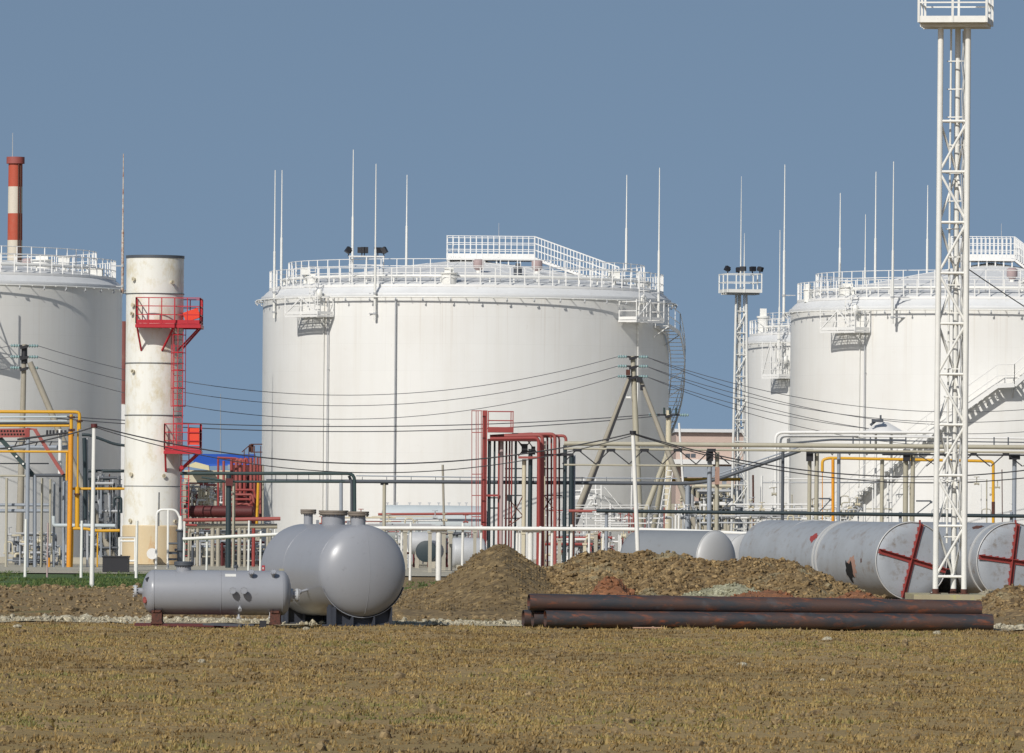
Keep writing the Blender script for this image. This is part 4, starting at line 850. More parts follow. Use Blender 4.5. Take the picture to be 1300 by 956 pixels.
mb = MB(); q0 = V(*[PX(38,YA,ZY(38,460,YA)),YA-.1,ZY(38,460,YA)]); q1 = V(PX(146,YA,0.1),YA-.1,0); mb.tube([q0,q1],[.15,.2],10); part(rA,'brace',mb,M['wood'])
zA = [ZY(31,y,YA) for y in (439,453,467)]; arms(rA,pA.x,YA,zA,.22)
mb = MB(); mb.lathe((pA.x,YA,pA.z-1.0),(0,0,1),[(0,.17),(.9,.15)],10,False,False); part(rA,'band',mb,M['black'])
pB, mb = conc_pole(803.5,452,YP,.29,814); rB = thing('power_pole','tall A-frame power pole with two leaning braces right of the red pipe rack','power pole',(PX(814,YP,0),YP,0)); part(rB,'pole',mb,M['beige'])
for (xa,ya,xb,yb,dy,mt) in ((799,480,706,720,.05,'wood'),(813,482,902,722,-.15,'wood')):
    mb = MB(); mb.tube([V(PX(xa,YP,ZY(xa,ya,YP)),YP+dy,ZY(xa,ya,YP)),V(PX(xb,YP,ZY(xb,yb,YP)),YP+dy*8,max(0,ZY(xb,yb,YP)))],[.11,.18],10); part(rB,'brace',mb,M[mt])
    if xa < 800: mb = MB(); a_ = V(PX(xa+2,YP,ZY(xa,ya,YP)),YP-.2,ZY(xa,ya,YP)); b_2 = V(PX(xb+6,YP,ZY(xb,yb,YP)),YP+.1,max(0,ZY(xb,yb,YP))); mb.beam(a_,b_2,.13,.13); part(rB,'dark_strip',mb,M['black'])  # black strip laid along the right side of the left brace
zB = [ZY(803,y,YP) for y in (453,465,478)]; arms(rB,pB.x,YP,zB,.30)
mb = MB(); mb.cbox((pB.x-.25,YP-.25,ZY(803,473,YP)),.22,.2,.3); part(rB,'switch_box',mb,M['rust']); mb = MB(); mb.cbox((pB.x+.35,YP-.25,ZY(803,482,YP)),.3,.25,.3); mb.cbox((pB.x+.5,YP-.2,ZY(803,492,YP)),.22,.2,.3); part(rB,'switch_box',mb,M['black'])
mb = MB(); mb.cyl(V(pB.x-.35,YP-.2,ZY(803,505,YP)),V(pB.x-.1,YP-.2,ZY(803,505,YP)),.07,8); part(rB,'lamp_stub',mb,M['white'])
def wire(p0, p1, sag, r, n=30):
    p0 = Vector(p0); p1 = Vector(p1); return [p0.lerp(p1,i/n)-V(0,0,4*sag*(i/n)*(1-i/n)) for i in range(n+1)]
lv = ('upper','middle','lower')
for k in range(3):
    sA = V(pA.x+.72,YA,zA[k]); sB = V(pB.x-.80,YP,zB[k]); mb = MB(); mb.tube(wire(sA,sB,(2.28,2.30,2.45)[k],0),.017,5)
    solo('overhead_wire',mb,M['wire'],'%s of the three sagging wires between the left braced pole and the A-frame pole'%lv[k],'wire',tuple(sA),'overhead power wires')
    sA = V(pA.x-.72,YA,zA[k]); mb = MB(); mb.tube(wire(sA,sA+V(-34,0,.4),2.0,0),.017,5); solo('overhead_wire',mb,M['wire'],'%s wire leaving the left braced pole towards the left picture edge'%lv[k],'wire',tuple(sA),'overhead power wires')
    for j in (0,1):
        sB2 = V(pB.x+.80,YP,zB[k]-.03-.0*j); e = V(PX(1560,YP+8,8),YP+8+14*j,ZY(1560,(470,484,500)[k]+(16 if j else 0),YP+8)); mb = MB(); mb.tube(wire(sB2,e,2.55+.25*j,0),.017,5)
        solo('overhead_wire',mb,M['wire'],'%s wire pair, %s strand, running right from the A-frame pole across the right tank'%(lv[k],('upper','lower')[j]),'wire',tuple(sB2),'overhead power wires')
# thin white cable posts and their black cables
def post(px, ytop, Y, r, mat, label, name='cable_post', cat='post', pxb=None, cap=None, group=None):
    X, Z = XZ(px,ytop,Y); Xb = PX(pxb or px,Y,0); th = thing(name,label,cat,(Xb,Y,0),group); mb = MB(); mb.tube([V(Xb,Y,-.15),V(X,Y,Z)],[r*1.15,r],10); part(th,'pole',mb,M[mat])
    if cap: mb = MB(); mb.cyl(V(X,Y,Z-.02),V(X,Y,Z+.12),r*1.6,10); part(th,'cable_clamp',mb,M[cap])
    return V(X,Y,Z)
p1 = post(119.5,542,268,.075,'white','thin white cable post standing alone in the green strip left of the chimney',pxb=116.5,cap='darkred')
p2 = post(803.5,551,268,.075,'white','thin white cable post in front of the A-frame pole',pxb=812,cap='black')
for (a,b,sag,r,lab) in ((p1+V(0,0,.05),p2+V(0,0,.03),1.28,.028,'upper black cable sagging between the two thin white posts'),(p1,p2-V(0,0,.05),1.55,.02,'lower black cable sagging between the two thin white posts'),
                    (p1,V(PX(-260,268,5),268,ZY(-260,560,268)),.75,.03,'black cable running from the left white post to the left picture edge'),
                    (p2+V(0,0,.03),V(PX(1380,268,5),268,ZY(1380,585,268)),1.05,.026,'upper black cable running from the right white post to the right picture edge'),
                    (p2,V(PX(1400,272,5),272,ZY(1400,592,272)),1.15,.022,'lower black cable running from the right white post to the right picture edge')):
    mb = MB(); mb.tube(wire(a,b,sag,0,40),r,6); solo('cable',mb,M['cable'],lab,'cable',tuple(a),'black cables on the thin white posts')
# third pole at the tank edge
X, Z = XZ(849,521,393); rC = thing('power_pole','yellowish pole with a small crossarm at the right edge of the central tank','power pole',(PX(862,393,0),393,0))
mb = MB(); mb.tube([V(X+.0,393,-.1),V(X,393,Z)],[.22,.14],10); part(rC,'pole',mb,M['cream'])
mb = MB(); mb.tube([V(X,393,ZY(849,572,393)),V(PX(795,393,0),393,0)],[.13,.18],10); mb.tube([V(X,393,ZY(849,562,393)),V(PX(822,395,0),395.6,0)],[.12,.15],10); part(rC,'brace',mb,M['beige'])
arms(rC,X,393,[Z-.25],.6)
mb = MB(); 
for u in (-.25,.05,.4): mb.cyl(V(X+u,392.9,Z-.2),V(X+u,392.9,Z+.15),.06,8)
part(rC,'fuse_gear',mb,M['dkgreen'])
mb = MB(); zL = ZY(840,592,391)
for u in (0,.34): mb.beam(V(PX(836,391,0)-.35+u,391,.0),V(PX(846,391,0)+u,391,zL),.05,.05)
z = .3
while z < zL: t = z/zL; xx = PX(836,391,0)-.35+(PX(846,391,0)-PX(836,391,0)+.35)*t; mb.beam(V(xx,391,z),V(xx+.34,391,z),.05,.05); z += .32
solo('ladder',mb,M['rail'],'white ladder leaning beside the yellowish pole at the tank edge','ladder')
post(862,537,400,.06,'whitepipe','thin white pole just right of the yellowish crossarm pole','pole',pxb=874)
for j,(sg,dz) in enumerate(((.30,0),(.42,-.05))):
    a_ = pp(72,528+3*j,374); b_2 = V(X-.5,392.8,Z-.2-.1*j); mb = MB(); mb.tube(wire(a_,b_2,.62+.16*j,0,40),.026,5)
    solo('overhead_wire',mb,M['wire'],('upper','lower')[j]+' thick wire crossing low to the yellowish pole at the tank edge','wire',tuple(a_),'overhead power wires')
a_ = pp(1224,338,226); mb = MB(); mb.tube(wire(a_,pp(1430,466,240),.1,0),.018,5); solo('guy_cable',mb,M['cable'],'thin dark cable sloping down to the right from the tall mast','cable',tuple(a_))
mb = MB(); mb.tube([pp(280,500,640),V(PX(280,640,0),640,0)],[.03,.10],6); solo('antenna_mast',mb,M['greypipe'],'very thin distant antenna mast above the blue roof','antenna')
g = thing('round_canopy','small white cone roof with a dark vent on two posts before the right tank','canopy',(PX(1122,374,0),374,0)); zz_ = ZY(1122,551,374); mb = MB(); mb.lathe((PX(1122,374,zz_),374,0),(0,0,1),[(zz_-.02,1.18),(zz_+.03,1.22),(zz_+.62,.2)],32); part(g,'cone_roof',mb,M['whitepipe']); vert(g,1112,550,720,374.6,3,'whitepipe','leg'); vert(g,1132,550,720,374.6,3,'whitepipe','leg')
mb = MB(); q = pp(1114,534,373.2); mb.cbox(q,.6,.3,.16); mb.cyl(pp(1118,536,373.4),pp(1118,527,373.4),.05,8); mb.beam(pp(1105,540,373.2),pp(1112,534,373.2),.1,.14); part(g,'vent',mb,M['dkgrey'])
# ================================================================ fence, rails
for (x,yt,lab) in ((33,659,'white fence post left of the yellow pipes'),(104,661,'white fence post beside the tall cable post'),(61,664,'thin pinkish fence post between the first two white ones'),(174,661,'white fence post in front of the chimney foot')):
    post(x,yt,300,.055 if x != 61 else .035,'white' if x != 61 else 'pinkgrey',lab,'fence_post','fence post',pxb=x-1.2,group='fence posts')
YW = 300.0
rl = thing('rail_fence','white pipe rail on posts left of the big vessel','rail fence',(PX(290,YW,0),YW,0))
mb = MB(); mb.tube([V(*[PX(x,YW,ZY(x,y,YW)),YW,ZY(x,y,YW)]) for x,y in ((232,684.5),(300,681),(360,678),(400,676))],.075,10); part(rl,'top_rail',mb,M['white'])
for x,yt in ((233,662),(315,661),(330,674),(262,676),(348,672)): mb = MB(); mb.cyl(V(PX(x,YW+.12,0),YW+.12,-.1),V(PX(x,YW+.12,0)+.02,YW+.12,ZY(x,yt,YW)),.045,8); part(rl,'post',mb,M['white'])
r2f = thing('rail_fence','long white pipe rail on posts behind the earth heaps','rail fence',(PX(700,YW,0),YW,0))
pts = [(470,670.5),(560,670.5),(640,671),(720,671.5),(800,672),(870,674),(935,677),(1000,680)]
mb = MB(); mb.tube([V(PX(x,YW,ZY(x,y,YW)),YW,ZY(x,y,YW)) for x,y in pts],.085,10); part(r2f,'top_rail',mb,M['white'])
for x,yt,r in ((509,668,.05),(520.5,663,.055),(586.5,664,.055),(610,667,.05),(655.5,668,.055),(659,674,.04),(685,668,.05),(700,669,.055),(724.5,666,.06),(747,669,.05),(765,668,.045)):
    mb = MB(); mb.cyl(V(PX(x,YW+.14,0),YW+.14,-.1),V(PX(x,YW+.14,0)+.02,YW+.14,ZY(x,yt,YW)),r,8); part(r2f,'post',mb,M['white'])
for x,yt,r in ((556.5,676,.115),(673,676,.12),): mb = MB(); mb.cyl(V(PX(x,YW+.2,0),YW+.2,-.1),V(PX(x,YW+.2,0),YW+.2,ZY(x,yt,YW)),r,12); mb.box(PX(x,YW,0)-.35,PX(x,YW,0)+.35,YW+.1,YW+.35,ZY(x,yt,YW),ZY(x,yt,YW)+.12); part(r2f,'thick_post',mb,M['white_worn'])
# hoop by the chimney foot
hp = thing('pipe_hoop','white pipe hoop with a dark valve assembly at the foot of the chimney','pipe hoop',(PX(210,330,0),330,0))
mb = MB(); mb.tube(bend([pp(198,722,330),pp(199,647,330),pp(224,647,330),pp(229,660,330)],.3),.055,8); part(hp,'hoop',mb,M['white'])
mb = MB(); mb.tube([pp(213,722,330),pp(213.5,647,330)],.055,8); part(hp,'post',mb,M['white']); mb = MB(); mb.tube([pp(201.5,668,330),pp(202,625,330)],.03,6); part(hp,'thin_rod',mb,M['dkgrey'])
mb = MB(); mb.tube([pp(229,655,330),pp(229,673,330)],[.07,.13],12); part(hp,'reducer',mb,M['white_worn'])
mb = MB(); mb.tube([pp(229,673,330),pp(229,698,330),pp(229,722,330)],[.15,.15,.15],14); mb.flange(pp(229,674,330),(0,0,1),.22,.06,18,10); mb.flange(pp(228,699,330),(0,0,1),.24,.07,18,10); mb.cbox(pp(221,702,330),.5,.2,.12); mb.cbox(pp(219,710,330),.4,.2,.10); mb.tube([pp(213,690,330),pp(228,690,330)],.05,8); part(hp,'valve',mb,M['dkgrey'])
# ================================================================ generic pipework
def group_thing(name, label, cat, px, Y, group=None): return thing(name,label,cat,(PX(px,Y,0),Y,0),group)
# black-green pipeline behind the vessels
Y1 = 345.0; g = group_thing('pipeline','pair of dark green pipes on a green post, turning down behind the big vessel','pipeline',300,Y1)
run(g,[(229,601),(450,601),(450.5,668)],Y1,.085,'dkgreen'); run(g,[(250,611.5),(438,611.5)],Y1,.06,'dkgreen',dy=.25); run(g,[(433,613),(433,668)],Y1,.085,'greypipe',dy=.1); run(g,[(443,604),(446.5,612),(446.5,668)],Y1,.07,'dkgrey',dy=.3)
run(g,[(256,606),(283,610),(288,613)],Y1,.05,'dkgreen',dy=-.3)
vert(g,290.5,603,720,Y1-.3,7.0,'navy','post'); vert(g,297,613,720,Y1+.5,4,'beige','post')
mb = MB(); mb.cbox(pp(291,612,Y1-.45),.35,.2,.35); part(g,'saddle_block',mb,M['darkred'])
mb = MB(); mb.lathe(pp(231,594,Y1-.2)-V(0,.2,0),(0,1,0),[(0,.08),(.1,.12),(.3,.12),(.4,.08)],14); part(g,'valve_wheel',mb,M['brightred'])
mb = MB(); a_ = pp(345,606,Y1+.6)
for x in range(350,452,14): mb.beam(pp(x,603,Y1+.5),pp(x,611,Y1+.5),.03,.03)
part(g,'hangers',mb,M['dkgrey'])
Y2 = 352.0; g = group_thing('pipeline','long dark grey pipe crossing before the central tank, climbing to the pipe bridge','pipeline',620,Y2)
run(g,[(338,610.5),(600,612),(872,614),(905,610.5),(1016,572)],Y2,.095,'dkgrey',rb=1); run(g,[(452,604),(600,606),(860,607.5)],Y2,.03,'greypipe','thin_pipe',dy=.2); run(g,[(905,604),(1016,567)],Y2,.035,'greypipe','thin_pipe',dy=.2)
mb = MB()
for x in range(460,860,31): mb.beam(pp(x,605.5,Y2+.2),pp(x,612,Y2+.2),.03,.03)
for x in range(912,1010,16): mb.beam(pp(x,602-(x-912)*.35,Y2+.2),pp(x,609-(x-912)*.36,Y2+.2),.03,.03)
part(g,'hangers',mb,M['dkgrey']); vert(g,488,613,720,Y2+.1,4.5,'beige','support'); vert(g,873,616,720,Y2+.1,6,'greypipe','support'); mb = MB(); mb.beam(pp(483,614.5,Y2+.1),pp(493,614.5,Y2+.1),.15,.1); part(g,'support_head',mb,M['black'])
Y3 = 318.0; g = group_thing('pipeline','black pipe running level behind the scrap tanks to the right picture edge','pipeline',1030,Y3)
run(g,[(757,648.5),(1000,651.5),(1350,656)],Y3,.085,'navy'); 
for x in (770,1143,1284): vert(g,x,650,720,Y3+.15,4,'greypipe','support')
g = group_thing('pipeline','faded red pipe end on a dark post left of the black pipe','pipeline',740,330); run(g,[(722,648.5),(752,649)],330,.07,'pinkred'); vert(g,728,650,720,330,3.5,'rust','support')
# pipe bridge
YB = 332.0; g = group_thing('pipe_bridge','long beige pipe bridge with dark zigzag hangers crossing to the right picture edge','pipe bridge',1010,YB)
def yb_(x, y): return y+(x-720)*.0085
run(g,[(716,yb_(716,563)),(1330,yb_(1330,563))],YB,.11,'beige'); run(g,[(716,yb_(716,569.5)),(1330,yb_(1330,569.5))],YB,.055,'beige',dy=-.5); run(g,[(716,590),(905,591.5)],YB,.045,'beige','lower_chord',dy=-.4); run(g,[(1028,574),(1160,575.5)],YB,.06,'greypipe','lower_chord',dy=-.3); run(g,[(1120,577),(1320,578)],YB,.04,'dkgrey','lower_chord',dy=-.3)
for x in [733+42.5*i for i in range(5)]:
    mb = MB()
    for a_,b_2 in ((x+2,x+23),(x-2,x-19)): mb.beam(pp(a_,572,YB-.5),pp(b_2,589,YB-.45),.05,.05)
    mb.cbox(pp(x,571.5,YB-.5),.4,.16,.14); part(g,'zigzag_hanger',mb,M['black'])
for x in (1195,1236,1277,1318):
    mb = MB(); mb.cbox(pp(x,577,YB-.5),.3,.14,.12); mb.beam(pp(x+2,577,YB-.5),pp(x+21,592,YB-.45),.05,.05); mb.beam(pp(x-2,577,YB-.5),pp(x-19,592,YB-.45),.05,.05); part(g,'zigzag_hanger',mb,M['black'])
mb = MB()
mb.beam(pp(1165,577,YB-.5),pp(1190,592,YB-.5),.04,.04)
for x in range(1040,1150,11): mb.beam(pp(x,571,YB-.3),pp(x+(6 if (x//11)%2 else -6),578,YB-.3),.03,.03)
part(g,'hangers',mb,M['black'])
mb = MB(); mb.tube([pp(x,y,YB+.3) for x,y in ((1016,562),(1060,558),(1130,559.5),(1330,562))],.03,6)
for x in (1083,1105,1130,1150,1262,1280): mb.beam(pp(x,555,YB+.3),pp(x,566,YB+.3),.06,.04)
part(g,'cable_tray',mb,M['dkgrey'])
run(g,[(1000,563),(1056,558),(1150,559)],YB,.05,'dkgrey','upper_pipe',dy=.4); run(g,[(1090,554),(1330,557)],YB,.045,'whitepipe','upper_pipe',dy=.6)
for x,y,w,mt in ((901,574,6,'greypipe'),(910.5,574,5.5,'beige'),(994,570,4,'dkgrey'),(1028,574,5,'beige'),(1037,571,5.5,'beige'),(1065,571,4.5,'greypipe'),(1120,583,5,'beige'),(1150,576,6.5,'beige'),(1159,576,5.5,'beige'),(1288,578,5.5,'greypipe'),(1199,574,4,'whitepipe')):
    vert(g,x,y,720,YB+(.1 if w > 5 else .25),w,mt,'column')
mb = MB()
for x in (901,1028,1151): mb.cbox(pp(x,578,YB-.1),.32,.3,.55)
for x in (1288,): mb.cbox(pp(x,580,YB-.1),.5,.3,.25)
part(g,'column_head',mb,M['black'])
mb = MB(); mb.cbox(pp(910.5,604,YB-.08),.205,.21,.8); part(g,'rust_patch',mb,M['rustmark'])
for x0,x1,y in ((913,929,633),(1040,1054,633),(1163,1182,636)):
    mb = MB(); mb.beam(pp(x0,y,YB),pp(x1,y,YB),.07,.07); mb.beam(pp(x0+1,y+16,YB),pp(x1,y+2,YB),.05,.05); mb.beam(pp(x1,y,YB),pp(x1,y+3,YB),.12,.12); part(g,'side_bracket',mb,M['dkgrey'])
# white big-bore lines
g = group_thing('pipeline','pair of white pipes turning down between the distant tank and the right tank','pipeline',990,372)
run(g,[(1180,549),(984.5,549),(984.5,720)],372,.085,'whitepipe',rb=.4); run(g,[(1180,554),(991,554),(991,720)],372,.06,'whitepipe',rb=.3,dy=.4); run(g,[(1001,556),(1001,720)],372,.09,'whitepipe',dy=.7)
# yellow lines right
g = group_thing('gas_pipeline','yellow gas pipe with orange drop legs below the pipe bridge','gas pipe',1150,340)
run(g,[(1044,600),(1044,584),(1052,581.5),(1258,585.5),(1261,588),(1261,720)],340,.07,'yellow',rb=.3); run(g,[(1057.5,582),(1057.5,720)],340,.075,'orange'); run(g,[(1044,600),(1044,664)],340,.02,'orange'); 
mb = MB(); mb.cyl(pp(1261,637,340-.01),pp(1261,654,340-.01),.082,10); part(g,'rusty_sleeve',mb,M['rust'])
g = group_thing('gas_pipeline','short yellow pipe behind the A-frame pole at the far yard','gas pipe',880,420); run(g,[(850,609),(940,608.5)],420,.10,'yellow')
mb = MB(); mb.tube([pp(956,603,368),pp(957,720,368)],.05,6); solo('thin_pole',mb,M['rust'],'thin rusty pole in front of the distant white tank','pole')
mb = MB(); mb.tube([pp(562,590,366),pp(565,720,366)],.06,6); solo('thin_pole',mb,M['wood'],'thin brown pole in front of the central tank, left of the red rack','pole')
mb = MB(); mb.tube([pp(1272,596,368),pp(1273,720,368)],.025,6); solo('thin_pole',mb,M['rust'],'very thin brown pole before the right tank near the picture edge','pole')
# ================================================================ red pipe rack (centre)
YR_ = 350.0; g = group_thing('red_pipe_rack','tall dark red rack of bundled riser pipes with a caged ladder','pipe rack',660,YR_)
mb = MB()
for x in (599,604.5,607,611): mb.beam(pp(x,521,YR_-.5),V(PX(x,YR_-.5,0),YR_-.5,.3),.035,.035)
for y in (521.5,549,602,629,656): mb.beam(pp(599,y,YR_-.5),pp(612,y,YR_-.5),.04,.04)
part(g,'cage_ladder',mb,M['red'])
mb = MB(); zq = ZY(615,521,YR_); mb.box(PX(612.5,YR_,zq),PX(618.8,YR_,zq),YR_-.15,YR_+.10,-.1,zq); part(g,'main_column',mb,M['red'])
mb = MB(); z_ = ZY(635,546,YR_); xa = PX(619,YR_,z_); xb = PX(652,YR_,z_); mb.box(xa,xb,YR_-.6,YR_+.6,z_-.12,z_+.14)
pl = part(g,'top_platform',mb,M['red']); mb = MB()
for yy in (YR_-.58,YR_+.58):
    for xx in (xa+.03,xb-.13,xb-.03): mb.beam(V(xx,yy,z_),V(xx,yy,ZY(635,522,YR_)),.045,.045)
    for y in (522.5,534): mb.beam(V(xa,yy,ZY(635,y,YR_)),V(xb,yy,ZY(635,y,YR_)),.04,.04)
mb.beam(V(xb-.03,YR_-.58,ZY(635,522.5,YR_)),V(xb-.03,YR_+.58,ZY(635,522.5,YR_)),.04,.04); part(pl,'railing',mb,M['red'])
for k,(x0,y0,x1,xd,w,mt,dy) in enumerate(((622,555,684,684,4.5,'red',-.9),(640,551.5,688,688.5,5,'pinkred',-.5),(650,551,703,695,2.6,'darkred',.2),(650,550,703,704.5,4.5,'pinkred',-.1),(660,551.5,708,700,2.4,'red',.35),(668,552,712,710,2.4,'darkred',.5),(690,552,718,718.5,4,'pinkred',.75))):
    run(g,[(x0,y0+2),(xd,y0+1),(xd,720)],YR_,w*YR_/F/2,mt,'riser_pipe',rb=.22,dy=dy) if xd < 717 else run(g,[(x0,y0+2),(xd,y0+1),(xd,566)],YR_,w*YR_/F/2,mt,'riser_pipe',rb=.22,dy=dy)
mb = MB(); z_ = ZY(648,556,YR_); mb.box(PX(619,YR_,z_),PX(682,YR_,z_),YR_-.5,YR_+.7,z_-.16,z_-.06)
part(g,'under_beam',mb,M['darkred'])
mb = MB(); a_ = pp(622,554,YR_+.2); mb.beam(a_,pp(676,551,YR_+.2),.12,.16); part(g,'cross_beam',mb,M['pinkred'])
for x,y,w,mt in ((621.5,557,4.2,'navy'),(628,557,2.6,'navy'),(633.5,557,2.2,'red'),(637,557,5,'pinkgrey'),(643,560,2.5,'darkred'),(647,560,2.2,'darkred'),(655,557,3,'navy'),(665.5,583,5.5,'cream'),(673.5,570,5.5,'navy'),(692,560,2,'cream'),(717.5,565,5,'navy'),(725.5,577,6,'navy'),(729.5,578,2.5,'greypipe'),(650,557,2,'red'),(683,566,2.2,'red')):
    vert(g,x,y,720,YR_+(.3 if w < 4 else .1)+(.4 if x > 690 else 0),w,mt,'column')
mb = MB(); z_ = ZY(670,581,YR_); mb.box(PX(658,YR_,z_),PX(683,YR_,z_),YR_-.4,YR_+.2,z_-.05,z_+.06); part(g,'small_beam',mb,M['pinkred'])
mb = MB()
for (xa_,ya_,xb_,yb2) in ((655,557,676,579),(676,557,658,579),(668,557,684,578),(642,629,664,655),(664,629,645,668),(664,655,645,668),(690,628,702,645),(702,628,690,648),(658,560,666,572)): mb.beam(pp(xa_,ya_,YR_+.05),pp(xb_,yb2,YR_+.05),.05,.05)
part(g,'bracing',mb,M['rust'])
mb = MB()
for y,x0,x1,mt in ((595,641,666,0),(629,641,665,0),(595,690,716,0),(629,690,714,0),(658,640,660,0),(645,620,634,0),(632,620,634,0)): mb.beam(pp(x0,y,YR_+.3),pp(x1,y,YR_+.3),.06,.06)
mb.cbox(pp(647,632,YR_),.25,.25,.3); mb.cbox(pp(666,570,YR_+.1),.3,.3,.5); mb.cbox(pp(677,572,YR_+.1),.2,.3,.4); mb.beam(pp(690,578,YR_+.4),pp(728,577,YR_+.4),.14,.12); part(g,'cross_bars',mb,M['black'])
mb = MB(); mb.beam(pp(613,629,YR_-.05),pp(634,629,YR_-.05),.12,.10); part(g,'cross_tie',mb,M['red'])
# thin pipes from white scaffold
g = group_thing('access_scaffold','light white access scaffold with a leaning stair at the foot of the central tank','scaffold',765,385)
mb = MB(); Yg = 385
for x in (741,756,763): mb.beam(pp(x,606 if x < 760 else 616,Yg),V(PX(x,Yg,0),Yg,0),.06,.06)
for y in (612,621,628): mb.beam(pp(730,y+2,Yg),pp(764,y,Yg),.05,.05)
part(g,'frame',mb,M['rail']); mb = MB(); z_ = ZY(745,632,Yg); mb.box(PX(730,Yg,z_),PX(756,Yg,z_),Yg-.6,Yg+.6,z_-.08,z_+.08); mb.box(PX(737,Yg,z_),PX(748,Yg,z_),Yg-.4,Yg+.3,z_,z_+.55); part(g,'deck',mb,M['rail'])
mb = MB()
for dy in (-.5,.4): mb.beam(pp(757,626,Yg+dy),pp(733,662,Yg+dy),.07,.07); mb.beam(pp(767,618,Yg+dy),pp(790,646,Yg+dy),.03,.03); mb.beam(pp(767,630,Yg+dy),pp(788,655,Yg+dy),.03,.03)
for i in range(9): mb.beam(pp(757-24*i/9,626+36*i/9,Yg-.5),pp(757-24*i/9,626+36*i/9,Yg+.4),.1,.04)
part(g,'stair',mb,M['rail'])
mb = MB(); mb.tube([pp(803,590,386),pp(801.5,650,386)],.05,6); solo('drain_pipe',mb,M['whitepipe'],'short white vertical pipe against the shaded tank side beside the A-frame pole','pipe')
# ================================================================ low tank and things under the rail
g = group_thing('horizontal_tank','long pale bluish horizontal tank with a thin red pipe along its side','horizontal tank',550,372)
Rh = (692-641)/2*372/F; c_ = pp(492,641,372)-V(0,0,Rh); mb = MB(); Lh = (612-492)*372/F; mb.lathe(c_,(1,0,0),[(t,r) for t,r in reversed(head_prof(0,Rh,.4,8,-1))]+[(Lh*.6,Rh)]+head_prof(Lh,Rh*.98,.4,8,1),40,False,False); part(g,'shell',mb,M['palebl'])
run(g,[(480,653),(614,652)],372-1.4,.07,'pinkred','red_pipe'); mb = MB()
for x in (492,504,520,533,545,557,570,583,592): mb.beam(pp(x,642,372),pp(x,638,372),.06,.05); mb.beam(pp(x-2,638.5,372),pp(x+2,638.5,372),.06,.05)
part(g,'top_nozzles',mb,M['galv'])
for x in (500,590): mb = MB(); X = PX(x,372,0); mb.box(X-.2,X+.2,371,373,-.05,c_.z-Rh*.8); part(g,'saddle',mb,M['conc'])
g = group_thing('small_drum','grey drum with a dark round end below the white rail','drum',541,335); c_ = pp(541,700,335); c_.z = max(c_.z,.5); mb = MB(); mb.lathe(c_,(.10,.99,0),[(0,.50),(3,.50)],28,False,True); part(g,'shell',mb,M['barreldark']); mb = MB(); mb.lathe(c_+V(-.01,-.05,0),(.10,.99,0),[(0,.3),(.04,.49)],28,True,False); part(g,'dark_end',mb,M['navy']); mb = MB(); mb.box(c_.x-.15,c_.x+1.2,334.9,336,-.05,.05); part(g,'footing',mb,M['conc'])
g = group_thing('small_drum','shiny grey horizontal drum below the white rail, next to the first riser column','drum',592,345); c_ = pp(577,694,345); c_.z = .85; mb = MB(); mb.lathe(c_,(1,.12,0),[(t,r) for t,r in reversed(head_prof(0,.72,.25,6,-1))]+head_prof(1.3,.72,.25,6,1),32,False,False); part(g,'shell',mb,M['galv']); mb = MB(); mb.box(c_.x+.1,c_.x+.3,344.6,345.4,-.05,.3); mb.box(c_.x+.9,c_.x+1.1,344.6,345.4,-.05,.3); part(g,'foot',mb,M['conc'])
g = group_thing('small_drum','light grey horizontal drum partly behind the left rail post','drum',530,352); c_ = pp(522,688,352); c_.z=1.25; mb = MB(); mb.lathe(c_,(1,.1,0),[(t,r) for t,r in reversed(head_prof(0,.55,.2,6,-1))]+head_prof(1.4,.55,.2,6,1),32,False,False); part(g,'shell',mb,M['galv']); mb = MB(); mb.box(c_.x+.2,c_.x+.4,351.6,352.4,-.05,.85); mb.box(c_.x+1.0,c_.x+1.2,351.6,352.4,-.05,.85); part(g,'foot',mb,M['conc'])
k = 0
for x,yt,w,Yk,mt,lab in ((545.5,677,4.5,330,'conc','concrete support column before the drum with the dark end'),(563,677,5,340,'conc','slim concrete column just right of the thick white post'),(571.5,677,5,341,'conc','concrete column between the thick white post and the shiny drum'),(514,676,5,345,'conc','concrete column beside the big vessel'),(602.5,676,4,343,'conc','short concrete column left of the red rack foot'),(664,678,4,345,'cream','cream column at the red rack foot'),(710,686,4.5,345,'conc','short concrete column behind the right half of the rail'),(742,692,4,346,'cream','low cream column behind the gap between the heaps'),(756,678,4.5,348,'conc','concrete column right of the low cream one')):
    mb = MB(); r = w*Yk/F/2; X = PX(x,Yk,0); mb.box(X-r,X+r,Yk-r,Yk+r,-.1,ZY(x,yt,Yk)); mb.box(X-r*1.5,X+r*1.5,Yk-r*1.5,Yk+r*1.5,ZY(x,yt,Yk)+.003,ZY(x,yt,Yk)+.1); solo('support_column',mb,M[mt],lab,'column',None,'low support columns')
